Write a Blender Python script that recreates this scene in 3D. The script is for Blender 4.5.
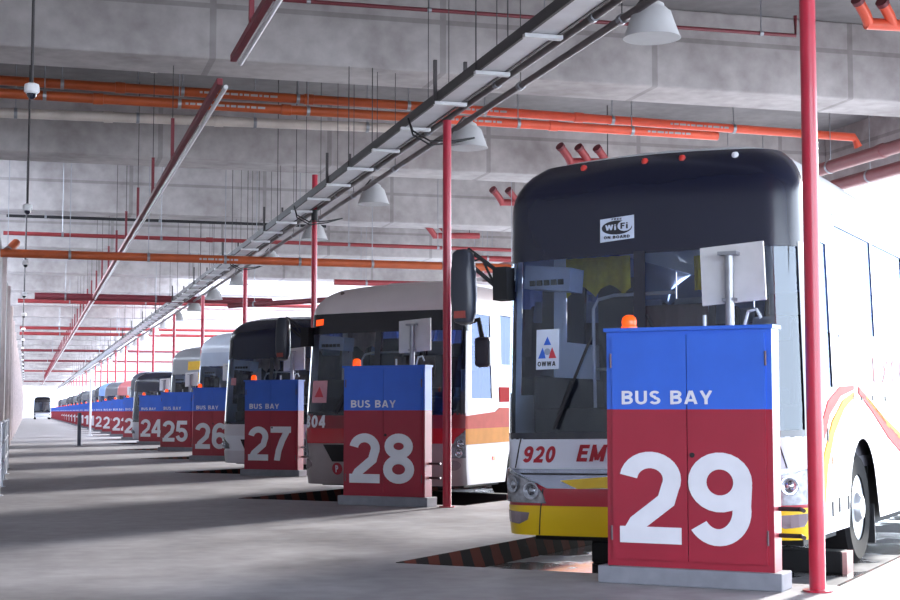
import bpy, bmesh, math, random
from mathutils import Vector, Matrix
random.seed(7)
PI = math.pi
for o in list(bpy.data.objects): bpy.data.objects.remove(o)
S = bpy.context.scene
COL = S.collection

# ------------------------------------------------------------------ camera, sky, sun, exposure
cam_data = bpy.data.cameras.new('camera')
cam = bpy.data.objects.new('camera', cam_data); COL.objects.link(cam)
cam_data.sensor_width = 36; cam_data.lens = 60; cam_data.clip_end = 2000
cam.location = (0, 0, 1.2)
cam.rotation_euler = (math.radians(90 + 4.251), 0, math.radians(-15.743))
S.camera = cam

W = bpy.data.worlds.new('sky'); S.world = W; W.use_nodes = True
nt = W.node_tree; nt.nodes.clear()
bg = nt.nodes.new('ShaderNodeBackground'); out = nt.nodes.new('ShaderNodeOutputWorld')
bg.inputs['Color'].default_value = (0.76, 0.86, 1.0, 1); bg.inputs['Strength'].default_value = 5.5
nt.links.new(bg.outputs[0], out.inputs[0])

def sun(name, strength, elev, az, angle, color):
    d = bpy.data.lights.new(name, 'SUN'); d.energy = strength; d.angle = math.radians(angle); d.color = color
    o = bpy.data.objects.new(name, d); COL.objects.link(o)
    # az = compass direction the light comes FROM, measured from +Y towards +X
    a, e = math.radians(az), math.radians(elev)
    src = Vector((math.sin(a)*math.cos(e), math.cos(a)*math.cos(e), math.sin(e)))
    o.rotation_euler = src.to_track_quat('Z', 'Y').to_euler(); o.location = src*60
    return o
sun('sun', 7.0, 13, 47, 6.0, (1.0, 0.97, 0.93))

S.view_settings.view_transform = 'Standard'; S.view_settings.look = 'None'
S.view_settings.exposure = 0.98; S.view_settings.gamma = 1.0
S.view_settings.use_curve_mapping = False

# ------------------------------------------------------------------ materials
def lin(h):
    h = h.lstrip('#'); r = []
    for i in (0, 2, 4):
        c = int(h[i:i+2], 16)/255
        r.append(c/12.92 if c <= 0.04045 else ((c+0.055)/1.055)**2.4)
    return (*r, 1)
MATS = {}
def M(name, color='#888888', rough=0.5, metal=0.0, var=0.08, scale=6.0, bump=0.0, coat=0.0, spec=0.5, emit=None):
    if name in MATS: return MATS[name]
    m = bpy.data.materials.new(name); m.use_nodes = True; MATS[name] = m
    t = m.node_tree; b = t.nodes['Principled BSDF']
    c = lin(color)
    tc = t.nodes.new('ShaderNodeTexCoord'); n = t.nodes.new('ShaderNodeTexNoise')
    n.inputs['Scale'].default_value = scale; n.inputs['Detail'].default_value = 5
    t.links.new(tc.outputs['Object'], n.inputs['Vector'])
    r = t.nodes.new('ShaderNodeValToRGB')
    r.color_ramp.elements[0].position = 0.3; r.color_ramp.elements[1].position = 0.7
    r.color_ramp.elements[0].color = (*[x*(1-var) for x in c[:3]], 1)
    r.color_ramp.elements[1].color = (*[min(1, x*(1+var)) for x in c[:3]], 1)
    t.links.new(n.outputs['Fac'], r.inputs['Fac']); t.links.new(r.outputs['Color'], b.inputs['Base Color'])
    b.inputs['Roughness'].default_value = rough; b.inputs['Metallic'].default_value = metal
    b.inputs['Coat Weight'].default_value = coat; b.inputs['Specular IOR Level'].default_value = spec
    if bump:
        bp = t.nodes.new('ShaderNodeBump'); bp.inputs['Strength'].default_value = bump; bp.inputs['Distance'].default_value = 0.02
        t.links.new(n.outputs['Fac'], bp.inputs['Height']); t.links.new(bp.outputs[0], b.inputs['Normal'])
    if emit:
        b.inputs['Emission Color'].default_value = lin(emit[0]); b.inputs['Emission Strength'].default_value = emit[1]
    return m
def glass(name, tint, gloss=0.10, rough=0.02, refl=(0.85, 0.92, 1, 1)):
    if name in MATS: return MATS[name]
    m = bpy.data.materials.new(name); m.use_nodes = True; MATS[name] = m
    t = m.node_tree; t.nodes.clear()
    o = t.nodes.new('ShaderNodeOutputMaterial'); mx = t.nodes.new('ShaderNodeMixShader')
    tr = t.nodes.new('ShaderNodeBsdfTransparent'); gl = t.nodes.new('ShaderNodeBsdfGlossy')
    lw = t.nodes.new('ShaderNodeLayerWeight'); lw.inputs['Blend'].default_value = 0.25
    mr = t.nodes.new('ShaderNodeMapRange'); mr.inputs['To Min'].default_value = gloss; mr.inputs['To Max'].default_value = 1.0
    tr.inputs['Color'].default_value = lin(tint); gl.inputs['Roughness'].default_value = rough
    gl.inputs['Color'].default_value = refl
    t.links.new(lw.outputs['Fresnel'], mr.inputs['Value']); t.links.new(mr.outputs[0], mx.inputs['Fac'])
    t.links.new(tr.outputs[0], mx.inputs[1]); t.links.new(gl.outputs[0], mx.inputs[2]); t.links.new(mx.outputs[0], o.inputs[0])
    return m
def concrete(name, c0, c1, rough0, rough1, scale, lines=None, bump=0.15, wet=False):
    m = bpy.data.materials.new(name); m.use_nodes = True; MATS[name] = m
    t = m.node_tree; b = t.nodes['Principled BSDF']; L = t.links.new
    g = t.nodes.new('ShaderNodeNewGeometry')
    n1 = t.nodes.new('ShaderNodeTexNoise'); n1.inputs['Scale'].default_value = scale; n1.inputs['Detail'].default_value = 8; n1.inputs['Roughness'].default_value = 0.6
    n2 = t.nodes.new('ShaderNodeTexNoise'); n2.inputs['Scale'].default_value = scale*9; n2.inputs['Detail'].default_value = 6
    L(g.outputs['Position'], n1.inputs['Vector']); L(g.outputs['Position'], n2.inputs['Vector'])
    mixn = t.nodes.new('ShaderNodeMath'); mixn.operation = 'MULTIPLY_ADD'; mixn.inputs[1].default_value = 0.35
    L(n2.outputs['Fac'], mixn.inputs[0]); L(n1.outputs['Fac'], mixn.inputs[2])
    r = t.nodes.new('ShaderNodeValToRGB'); r.color_ramp.elements[0].position = 0.45; r.color_ramp.elements[1].position = 0.85
    r.color_ramp.elements[0].color = lin(c0); r.color_ramp.elements[1].color = lin(c1)
    L(mixn.outputs[0], r.inputs['Fac'])
    colsock = r.outputs['Color']
    if lines:
        sx, wx, zl = lines
        sp = t.nodes.new('ShaderNodeSeparateXYZ'); L(g.outputs['Position'], sp.inputs[0])
        def band(sock, period, width, off=0.0):
            a = t.nodes.new('ShaderNodeMath'); a.operation = 'ADD'; a.inputs[1].default_value = off; L(sock, a.inputs[0])
            p = t.nodes.new('ShaderNodeMath'); p.operation = 'PINGPONG'; p.inputs[1].default_value = period/2; L(a.outputs[0], p.inputs[0])
            c = t.nodes.new('ShaderNodeMath'); c.operation = 'LESS_THAN'; c.inputs[1].default_value = width; L(p.outputs[0], c.inputs[0])
            return c.outputs[0]
        bx_ = band(sp.outputs['X'], sx, wx, 1.0)
        if zl: bz = band(sp.outputs['Z'], 40, wx*0.8, -zl)
        else: bz = band(sp.outputs['Y'], sx, wx, 2.3)
        mxx = t.nodes.new('ShaderNodeMath'); mxx.operation = 'MAXIMUM'; L(bx_, mxx.inputs[0]); L(bz, mxx.inputs[1])
        mm = t.nodes.new('ShaderNodeMix'); mm.data_type = 'RGBA'; mm.blend_type = 'MULTIPLY'
        sc = t.nodes.new('ShaderNodeMath'); sc.operation = 'MULTIPLY'; sc.inputs[1].default_value = 0.5; L(mxx.outputs[0], sc.inputs[0])
        L(sc.outputs[0], mm.inputs['Factor']); L(colsock, mm.inputs['A']); mm.inputs['B'].default_value = (0.45, 0.44, 0.43, 1)
        colsock = mm.outputs['Result']
    L(colsock, b.inputs['Base Color'])
    rr = t.nodes.new('ShaderNodeMapRange'); L(n1.outputs['Fac'], rr.inputs['Value'])
    rr.inputs['From Min'].default_value = 0.35 if not wet else 0.47; rr.inputs['From Max'].default_value = 0.65 if not wet else 0.53
    rr.inputs['To Min'].default_value = rough0; rr.inputs['To Max'].default_value = rough1
    L(rr.outputs[0], b.inputs['Roughness'])
    bp = t.nodes.new('ShaderNodeBump'); bp.inputs['Strength'].default_value = bump; bp.inputs['Distance'].default_value = 0.01
    L(n2.outputs['Fac'], bp.inputs['Height']); L(bp.outputs[0], b.inputs['Normal'])
    return m

# ------------------------------------------------------------------ mesh helpers
def finish(bm, name, mat, parent=None, smooth=False, bevel=0.0, recalc=True):
    if recalc: bmesh.ops.recalc_face_normals(bm, faces=bm.faces)
    me = bpy.data.meshes.new(name); bm.to_mesh(me); bm.free()
    mats = mat if isinstance(mat, (list, tuple)) else [mat]
    for x in mats: me.materials.append(x)
    if smooth:
        for p in me.polygons: p.use_smooth = True
        me.set_sharp_from_angle(angle=math.radians(38))
    o = bpy.data.objects.new(name, me); COL.objects.link(o)
    if parent is not None: o.parent = parent
    if bevel:
        md = o.modifiers.new('bevel', 'BEVEL'); md.width = bevel; md.segments = 2; md.limit_method = 'ANGLE'
    return o
def box(bm, c, s, rot=None, mi=0):
    v = []
    for dx in (-.5, .5):
        for dy in (-.5, .5):
            for dz in (-.5, .5):
                p = Vector((dx*s[0], dy*s[1], dz*s[2]))
                if rot is not None: p = rot @ p
                v.append(bm.verts.new(p + Vector(c)))
    for f in ((0,1,3,2),(4,6,7,5),(0,4,5,1),(2,3,7,6),(0,2,6,4),(1,5,7,3)):
        bm.faces.new([v[i] for i in f]).material_index = mi
def box2(bm, a, b, mi=0):
    box(bm, [(a[i]+b[i])/2 for i in range(3)], [abs(b[i]-a[i]) for i in range(3)], None, mi)
def tube(bm, pts, r, n=10, cap=True, mi=0, rs=None):
    pts = [Vector(p) for p in pts]; rings = []
    prev = None
    for i, p in enumerate(pts):
        d = (pts[min(i+1, len(pts)-1)] - pts[max(i-1, 0)]).normalized()
        if prev is None:
            a = Vector((0,0,1)) if abs(d.z) < .9 else Vector((1,0,0))
            x = d.cross(a).normalized()
        else:
            x = (prev - d*prev.dot(d)).normalized()
        prev = x; y = d.cross(x)
        rad = rs[i] if rs else r
        rings.append([bm.verts.new(p + (x*math.cos(2*PI*k/n) + y*math.sin(2*PI*k/n))*rad) for k in range(n)])
    for a, b in zip(rings, rings[1:]):
        for k in range(n): bm.faces.new((a[k], a[(k+1)%n], b[(k+1)%n], b[k])).material_index = mi
    if cap:
        bm.faces.new(rings[0][::-1]).material_index = mi; bm.faces.new(rings[-1]).material_index = mi
def lathe(bm, prof, c=(0,0,0), n=24, axis='z', mi=0, cap=True):
    rings = []
    for r, h in prof:
        ring = []
        for k in range(n):
            a = 2*PI*k/n; x, y = r*math.cos(a), r*math.sin(a)
            p = (x, y, h) if axis == 'z' else ((h, x, y) if axis == 'x' else (x, h, y))
            ring.append(bm.verts.new(Vector(p)+Vector(c)))
        rings.append(ring)
    for a, b in zip(rings, rings[1:]):
        for k in range(n): bm.faces.new((a[k], a[(k+1)%n], b[(k+1)%n], b[k])).material_index = mi
    if cap and prof[0][0] > 1e-4: bm.faces.new(rings[0][::-1]).material_index = mi
    if cap and prof[-1][0] > 1e-4: bm.faces.new(rings[-1]).material_index = mi
    bmesh.ops.remove_doubles(bm, verts=bm.verts, dist=1e-5)
def prism(bm, poly, z0, z1, mi=0):
    a = [bm.verts.new((x, y, z0)) for x, y in poly]; b = [bm.verts.new((x, y, z1)) for x, y in poly]
    n = len(poly)
    bm.faces.new(a[::-1]).material_index = mi; bm.faces.new(b).material_index = mi
    for i in range(n): bm.faces.new((a[i], a[(i+1)%n], b[(i+1)%n], b[i])).material_index = mi
def tag(o, label=None, cat=None, group=None, kind=None):
    if label: o['label'] = label
    if cat: o['category'] = cat
    if group: o['group'] = group
    if kind: o['kind'] = kind
    return o
def empty(name, loc, rz=0, label=None, cat=None, group=None):
    o = bpy.data.objects.new(name, None); COL.objects.link(o)
    o.location = loc; o.rotation_euler = (0, 0, rz); o.empty_display_size = .2
    return tag(o, label, cat, group)
def clone(o, parent=None):
    c = o.copy(); COL.objects.link(c)
    if parent is not None: c.parent = parent
    for ch in o.children: clone(ch, c)
    return c
def B(): return bmesh.new()
def soffit(y):                                                     # underside of what is overhead at this y
    return 6.5 if (y - 22.4 + .03) % 9.2 < 1.26 else 7.82

def arc(cx, cy, rx, ry, a0, a1, n=14):
    return [(cx+rx*math.cos(math.radians(a0+(a1-a0)*i/n)), cy+ry*math.sin(math.radians(a0+(a1-a0)*i/n))) for i in range(n+1)]
# glyph = (width, list of centre-line strokes) in a cap height of 1; h = half the stroke width
def glyph(c, h):
    W = .62; r = W/2-h; L_, R_, T_, B_ = h, W-h, 1-h, h; m = W/2
    G = {
    '0': (W, [arc(m, .5, r, .5-h, 90, 450, 30)]),
    '1': (.42, [[(.27, 0), (.27, 1)], [(.03, .74), (.12, .76), (.2, .82), (.24, .92), (.27, 1-h*.6)]]),
    '2': (W, [arc(m, .70, r, .30-h, 172, -25, 16) + [(R_-.06, .47), (L_+.09, .22), (L_+.02, h)], [(0, h), (W, h)]]),
    '3': (W, [arc(m-.01, .735, r*.95, .265-h, 165, -75, 16), arc(m-.01, .29, r, .29-h, 80, -168, 18)]),
    '4': (W, [[(.44, 0), (.44, 1)], [(.4, 1-h*.9), (h*.7, .3)], [(0, .29), (W, .29)]]),
    '5': (W, [[(W-.05, T_), (.12, T_)], [(.12+h*.3, 1), (.09, .48)], arc(m-.01, .33, r, .33-h, 140, -168, 22)]),
    '6': (W, [arc(m, .32, r, .32-h, 0, 360, 26), arc(m+.02, .62, r+.01, .38-h, 35, 190, 16) + [(L_, .35)]]),
    '7': (W, [[(0, T_), (W, T_)], [(W-h*1.1, T_), (.36, .6), (.25, .3), (.2, 0)]]),
    '8': (W, [arc(m, .745, r*.88, .255-h, 0, 360, 24), arc(m, .285, r, .285-h, 0, 360, 26)]),
    '9': (W, [arc(m, .68, r, .32-h, 0, 360, 26), arc(m-.02, .38, r+.01, .38-h, 215, 370, 16) + [(R_, .65)]]),
    'A': (.74, [[(h*.9, 0), (.37-h*.25, 1)], [(.74-h*.9, 0), (.37+h*.25, 1)], [(.16, .29), (.58, .29)]]),
    'B': (.66, [[(h, 0), (h, 1)], [(h, T_)] + arc(.36, .745, .27-h*.9, .255-h, 90, -90, 10) + [(h, .5)], [(h, .5)] + arc(.38, .27+h*.3, .28-h, .25-h*.7, 90, -90, 10) + [(h, h)]]),
    'C': (.68, [arc(.36, .5, .36-h, .5-h, 45, 315, 26)]),
    'D': (.68, [[(h, 0), (h, 1)], [(h, T_), (.3, T_)] + arc(.3, .5, .38-h, .5-h, 90, -90, 16) + [(h, h)]]),
    'E': (.6, [[(h, 0), (h, 1)], [(h, T_), (.58, T_)], [(h, .52), (.54, .52)], [(h, h), (.6, h)]]),
    'F': (.56, [[(h, 0), (h, 1)], [(h, T_), (.56, T_)], [(h, .5), (.5, .5)]]),
    'I': (h*2, [[(h, 0), (h, 1)]]), 'i': (h*2, [[(h, 0), (h, .72)], [(h, .82), (h, 1)]]),
    'L': (.55, [[(h, 0), (h, 1)], [(h, h), (.55, h)]]),
    'M': (.82, [[(h, 0), (h, 1)], [(.82-h, 0), (.82-h, 1)], [(h*.9, 1-h*.3), (.41, .1)], [(.82-h*.9, 1-h*.3), (.41, .1)]]),
    'N': (.7, [[(h, 0), (h, 1)], [(.7-h, 0), (.7-h, 1)], [(h, 1-h*.4), (.7-h, h*.4)]]),
    'O': (.76, [arc(.38, .5, .38-h, .5-h, 90, 450, 30)]),
    'P': (.63, [[(h, 0), (h, 1)], [(h, T_)] + arc(.36, .7, .27-h, .3-h, 90, -90, 12) + [(h, .4+h)]]),
    'R': (.68, [[(h, 0), (h, 1)], [(h, T_)] + arc(.37, .72, .27-h, .28-h, 90, -90, 12) + [(h, .44+h)], [(.36, .45), (.66-h*.8, 0)]]),
    'S': (.64, [arc(.32, .735, .3-h, .265-h, 25, 262, 16) + arc(.32, .275, .32-h, .275-h, 82, -158, 16)]),
    'T': (.62, [[(.31, 0), (.31, 1)], [(0, T_), (.62, T_)]]),
    'U': (.68, [[(h, 1), (h, .34)] + arc(.34, .34, .34-h, .34-h, 180, 360, 16) + [(.68-h, 1)]]),
    'W': (.96, [[(h*.8, 1), (.25, 0)], [(.25, 0), (.48, 1)], [(.48, 1), (.71, 0)], [(.71, 0), (.96-h*.8, 1)]]),
    'X': (.68, [[(h, 0), (.68-h, 1)], [(h, 1), (.68-h, 0)]]),
    'Y': (.7, [[(.35, 0), (.35, .42)], [(h*.9, 1), (.35, .38)], [(.7-h*.9, 1), (.35, .38)]]),
    ' ': (.3, []),
    }
    return G[c]
def add_text(bm, s, x0, x1, z0, z1, mp, shear=0.0, bold=.09, mi=0):
    """block lettering from centre-line strokes, spread over x0..x1, z0..z1; mp maps the flat letter onto its surface"""
    h = bold; gap = .13; pen = 0; quads = []
    for ch in s:
        w, strokes = glyph(ch, h)
        for nst, st in enumerate(strokes):
            p = [Vector((a, b)) for a, b in st]; n = len(p); lo, hi = [], []
            closed = (p[0]-p[-1]).length < 1e-6
            for i in range(n):
                a = p[i-1] if i > 0 else (p[-2] if closed else p[0]); c = p[i+1] if i < n-1 else (p[1] if closed else p[-1])
                d1 = (p[i]-a); d2 = (c-p[i])
                if d1.length < 1e-9: d1 = d2
                if d2.length < 1e-9: d2 = d1
                d1 = d1.normalized(); d2 = d2.normalized(); t = (d1+d2)
                t = t.normalized() if t.length > 1e-6 else d1
                nn = Vector((-t.y, t.x)); k = h/max(.6, t.dot(d1))
                cl = lambda q: Vector((q.x, min(1, max(0, q.y))))
                lo.append(cl(p[i]-nn*k)); hi.append(cl(p[i]+nn*k))
            for i in range(n-1): quads.append((nst, [q + Vector((pen, 0)) for q in (lo[i], lo[i+1], hi[i+1], hi[i])]))
        pen += w + gap
    tot = pen - gap
    cache = {}
    for k_, q in quads:
        vs = []
        for v in q:
            kx = (round(v.x, 5), round(v.y, 5), k_)
            if kx not in cache:
                sx = (v.x + shear*v.y)/(tot + shear); ax, az = x0+(x1-x0)*sx, z0+(z1-z0)*v.y
                pt = mp(ax, az); nr = (mp(ax+.01, az)-pt).cross(mp(ax, az+.01)-pt).normalized()
                cache[kx] = bm.verts.new(pt + nr*(.0008*k_))
            if cache[kx] not in vs: vs.append(cache[kx])
        if len(vs) >= 3:
            try: bm.faces.new(vs).material_index = mi
            except ValueError: pass

# ------------------------------------------------------------------ site grid
PH = math.radians(42.5)
U = Vector((math.cos(PH), -math.sin(PH), 0)); V = Vector((math.sin(PH), math.cos(PH), 0))
PITCH = 9.2; NB = 29
def O(n): return Vector((3.9, 10.0 + PITCH*n, 0))
def L(n, a, b, z=0.0): return O(n) + U*a + V*b + Vector((0, 0, z))
PIT = -0.17

# ------------------------------------------------------------------ ground
m_floor = concrete('walkway_concrete', '#6a676a', '#a19ea3', 0.45, 0.65, 0.55, None, 0.12)
m_bay = concrete('bay_concrete', '#5b5a5e', '#8f8e92', 0.08, 0.5, 0.8, None, 0.08, wet=True)
m_out = concrete('yard_concrete', '#9c9a96', '#c4c2bd', 0.6, 0.8, 0.3)
bm = B(); box2(bm, (-30, -40, -.5), (19.5, 420, PIT)); tag(finish(bm, 'floor', m_bay), kind='structure')
bm = B(); box2(bm, (19.5, -150, -.5), (400, 600, PIT-.02)); tag(finish(bm, 'floor', m_out), kind='structure')
poly = [(-3.1, -30), ]
ns = list(range(-3, NB))
edge = []
for n in ns:
    edge += [L(n, 1.57, .55), L(n, -1.93, .55)]
    # island on the far side of this bay (between this bay and the next)
    edge += [L(n, -1.93, 14.0), L(n+1, 1.57, 14.0-PITCH*math.cos(PH)*0)]
# (the island end is squared off along the bay direction)
pts = [(-3.1, -30), (edge[0].x+4, -30)]
pts2 = []
for n in ns:
    B_ = L(n, 1.57, .55); A_ = L(n, -1.93, .55)
    far = L(n, -1.93, 13.5)
    nxtB = L(n+1, 1.57, .55)
    w = (nxtB - A_).dot(U)                 # negative: next bay's right edge lies further along -U
    far2 = far + U*w
    pts2 += [B_, A_, far, far2]
start = pts2[0]
pts = [(-3.1, -30), (start.x, -30)] + [(p.x, p.y) for p in pts2]
last = L(NB, 1.57, .55)
pts += [(last.x, last.y), (last.x, 330), (-3.1, 330)]
bm = B(); prism(bm, pts, PIT-.1, 0); tag(finish(bm, 'floor', m_floor), kind='structure')

# striped kerb strips on the bay edges
def stripe_mat():
    m = bpy.data.materials.new('kerb_stripes'); m.use_nodes = True; t = m.node_tree; b = t.nodes['Principled BSDF']; K = t.links.new
    tc = t.nodes.new('ShaderNodeTexCoord'); sp = t.nodes.new('ShaderNodeSeparateXYZ'); K(tc.outputs['Object'], sp.inputs[0])
    p = t.nodes.new('ShaderNodeMath'); p.operation = 'PINGPONG'; p.inputs[1].default_value = .2; K(sp.outputs['Y'], p.inputs[0])
    n = t.nodes.new('ShaderNodeTexNoise'); n.inputs['Scale'].default_value = 7; K(tc.outputs['Object'], n.inputs['Vector'])
    a = t.nodes.new('ShaderNodeMath'); a.operation = 'MULTIPLY_ADD'; a.inputs[1].default_value = .07; K(n.outputs['Fac'], a.inputs[0]); K(p.outputs[0], a.inputs[2])
    c = t.nodes.new('ShaderNodeMath'); c.operation = 'GREATER_THAN'; c.inputs[1].default_value = .14; K(a.outputs[0], c.inputs[0])
    mx = t.nodes.new('ShaderNodeMix'); mx.data_type = 'RGBA'; K(c.outputs[0], mx.inputs['Factor'])
    mx.inputs['A'].default_value = lin('#1b181a'); mx.inputs['B'].default_value = lin('#4a241e')
    K(mx.outputs['Result'], b.inputs['Base Color']); b.inputs['Roughness'].default_value = 1; b.inputs['Specular IOR Level'].default_value = .1
    return m
m_kerb = stripe_mat()
kerb0 = None
for n in range(-1, NB):
    for a, sgn in ((-1.93, 1), (1.57, -1)):
        if sgn == -1 and n > 10: continue
        if kerb0 is None:
            bm = B()
            prof = [(0, .004), (.02, .004), (.075, PIT+.002), (0, PIT+.002)]
            r0 = [bm.verts.new((x, 0, z)) for x, z in prof]; r1 = [bm.verts.new((x, 12.9, z)) for x, z in prof]
            for i in range(4): bm.faces.new((r0[i], r0[(i+1)%4], r1[(i+1)%4], r1[i]))
            bm.faces.new(r0); bm.faces.new(r1[::-1])
            kerb0 = finish(bm, 'kerb', m_kerb); k = kerb0
        else:
            k = kerb0.copy(); COL.objects.link(k)
        k.location = L(n, a, .56) if sgn == 1 else L(n, a, .56+12.9)
        k.rotation_euler = (0, 0, -PH + (0 if sgn == 1 else PI))
        k['kind'] = 'structure'

# ------------------------------------------------------------------ roof structure
m_beam = concrete('beam_concrete', '#8d8585', '#c0baba', .8, .9, .45, (3.6, .05, 7.31), .1)
m_slab = concrete('slab_concrete', '#696566', '#8a8687', .85, .95, .4)
m_wall = concrete('wall_concrete', '#8d8b8c', '#b5b3b4', .8, .9, .5)
YB0, NBEAM = 22.4, 34
bm = B(); prism(bm, [(-3.3, -8), (18.7, -8), (18.7, 60), (6.6, 60), (6.6, 331), (-3.3, 331)], 7.82, 8.1); tag(finish(bm, 'ceiling', m_slab), kind='structure')  # near end shortened to admit light; far right open so sky imitates washed-out slab
beam0 = None
for k in range(-3, NBEAM):
    if beam0 is None:
        bm = B(); box2(bm, (-3.3, 0, 6.5), (18.2, 1.2, 7.82)); beam0 = finish(bm, 'ceiling_beam', m_beam, bevel=.03); b = beam0
    else:
        b = beam0.copy(); COL.objects.link(b)
    b.location = (0, YB0 + PITCH*k, 0); b['kind'] = 'structure'
bm = B(); box2(bm, (18.2, -8, 6.45), (18.7, 331, 7.82)); tag(finish(bm, 'ceiling_beam', m_beam), kind='structure')
bm = B(); box2(bm, (-.85, 34, 0), (-.62, 330, 5.05)); tag(finish(bm, 'wall_left', m_wall), kind='structure')
bm = B()
for k in range(30):
    y = 38 + k*9.2; box2(bm, (-.63, y, 0), (-.52, y+.45, 5.0))
tag(finish(bm, 'trim_1', M('pilaster_paint', '#d8c9c8', .7)), kind='structure')
bm = B(); box2(bm, (-3.5, -24, 0), (-3.3, 34, 7.82)); box2(bm, (-3.5, 33.8, 0), (-.85, 34, 7.82)); tag(finish(bm, 'wall_left', m_wall), kind='structure')

# ------------------------------------------------------------------ bay cabinets
m_red = M('cabinet_red', '#971f35', .38, 0, .06, 3, coat=.1)
m_blue = M('cabinet_blue', '#2f62cc', .35, 0, .06, 3, coat=.1)
m_plinth = M('plinth_grey', '#7d7e88', .8, 0, .1, 8)
m_white = M('white_vinyl', '#d9d9e2', .5, 0, .04)
m_dark = M('dark_rubber', '#1c1c20', .6)
m_steel = M('galvanised_steel', '#9a9ca2', .4, .7, .1, 14)
m_hinge = M('worn_hinge_steel', '#6a5a60', .5, .6)
m_amber = M('amber_lens', '#e0501a', .25, 0, .05, emit=('#ff5010', .6))
m_board = M('board_white', '#c9c8ca', .6, 0, .05, 8)

_cab = {}
def cabinet(n):
    num = NB - n
    extra = {0: 'nearest of the row', 1: 'second in the row', 2: 'third in the row', 3: 'fourth in the row', 4: 'fifth in the row'}.get(n, 'farther down the row')
    r = empty('bay_cabinet', O(n), -PH, 'red and blue steel cabinet reading BUS BAY %d, %s' % (num, extra), 'cabinet', 'numbered bus bay cabinets')
    if not _cab:
        bm = B(); box2(bm, (0, 0, 0), (1.31, .27, .12)); _cab['plinth'] = finish(bm, 'plinth', m_plinth, bevel=.008).data
        def two(bm, a, b):
            a, b = list(a), list(b)
            box2(bm, a, (b[0], b[1], 1.215)); box2(bm, (a[0], a[1], 1.215), b, 1)
        bm = B(); two(bm, (.06, .05, .12), (1.25, .24, 1.77)); _cab['body'] = finish(bm, 'body', [m_red, m_blue]).data
        bm = B(); box2(bm, (.045, .025, 1.765), (1.265, .25, 1.79)); _cab['top_cap'] = finish(bm, 'top_cap', m_blue).data
        bm = B(); two(bm, (.105, .032, .17), (.652, .05, 1.735)); _cab['door'] = finish(bm, 'door', [m_red, m_blue]).data
        bm = B(); two(bm, (.658, .032, .17), (1.205, .05, 1.735)); _cab['door.r'] = finish(bm, 'door', [m_red, m_blue]).data
        for i_, (x, z) in enumerate(((.098, .35), (.098, 1.56), (1.212, .35), (1.212, 1.56))):
            bm = B(); tube(bm, [(x, .03, z-.05), (x, .03, z+.05)], .008, 8); _cab['hinge.%d' % i_] = finish(bm, 'hinge', m_hinge).data
        bm = B(); lathe(bm, [(.018, 0), (.018, -.008), (.007, -.01), (.0, -.006)], (.69, .032, .9), 14, 'y'); _cab['lock'] = finish(bm, 'lock', m_dark).data
        bm = B(); add_text(bm, 'BUS BAY', .18, .84, 1.25, 1.345, lambda x, z: Vector((x, .027, z))); _cab['lettering'] = finish(bm, 'lettering', m_white).data
        bm = B(); lathe(bm, [(.058, 0), (.058, .015), (.05, .02), (.055, .05), (.047, .08), (.025, .097), (0, .1)], (.2, .14, 1.79), 16); _cab['beacon'] = finish(bm, 'beacon', m_amber, smooth=True).data
        for i_, z in enumerate((.36, .54)):
            bm = B(); tube(bm, [(1.24, .18, z), (1.4, .18, z), (1.45, .05, z)], .015, 8)
            _cab['pipe.%d' % i_] = finish(bm, 'pipe', M('rail_dark', '#3a3034', .5, .4)).data
        bm = B(); tube(bm, [(1.0, .25, 1.5), (1.0, .28, 1.8), (1.03, .28, 1.9), (1.09, .28, 1.91), (1.12, .28, 1.85)], .012, 8)
        tube(bm, [(.72, .26, 1.6), (.72, .26, 1.88)], .013, 8)
        _cab['hose'] = finish(bm, 'hose', M('pale_hose', '#c8ccd4', .4)).data
        for o in list(COL.objects):
            if o.data in _cab.values(): bpy.data.objects.remove(o)
    for k, me in _cab.items():
        if n > 10 and k.split('.')[0] in ('hinge', 'lock', 'hose', 'pipe'): continue
        nm = k.split('.')[0]
        o = bpy.data.objects.new(nm, me); COL.objects.link(o); o.parent = r
        if nm == 'plinth':
            md = o.modifiers.new('bevel', 'BEVEL'); md.width = .008; md.segments = 2
        if nm == 'plinth': o['label'] = 'grey plinth'
        if nm == 'lettering': o['label'] = 'white lettering'
    s = str(num)
    bm = B()
    if len(s) == 2:
        add_text(bm, s[0], .16, .61, .285, .92, lambda x, z: Vector((x, .026, z)), bold=.09)
        add_text(bm, s[1], .66, 1.11, .285, .92, lambda x, z: Vector((x, .026, z)), bold=.09)
    else: add_text(bm, s, .42, .84, .285, .92, lambda x, z: Vector((x, .026, z)), bold=.09)
    o = finish(bm, 'bay_number', m_white, r); o['label'] = 'large white number'
for n in range(NB): cabinet(n)

# sign boards on posts behind cabinets
def board(n):
    r = empty('sign_board', L(n, .845, .46), -PH, 'back of a square white board on a grey post behind the cabinet numbered %d' % (NB-n), 'sign', 'square boards behind the cabinets')
    bm = B(); tube(bm, [(0, 0, 0), (0, 0, 2.34)], .033, 12); finish(bm, 'post', m_steel, r, True)
    rot = Matrix.Rotation(math.radians(-4), 3, 'Y') @ Matrix.Rotation(math.radians(-7), 3, 'X')
    bm = B(); box(bm, (.01, .06, 2.19), (.47, .022, .43), rot); finish(bm, 'panel', m_board, r, bevel=.003)
    bm = B(); box(bm, (.0, -.01, 2.33), (.14, .09, .025)); box(bm, (.0, .02, 2.0), (.1, .09, .02)); finish(bm, 'bracket', m_steel, r)
for n in range(0, 8): board(n)

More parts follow.
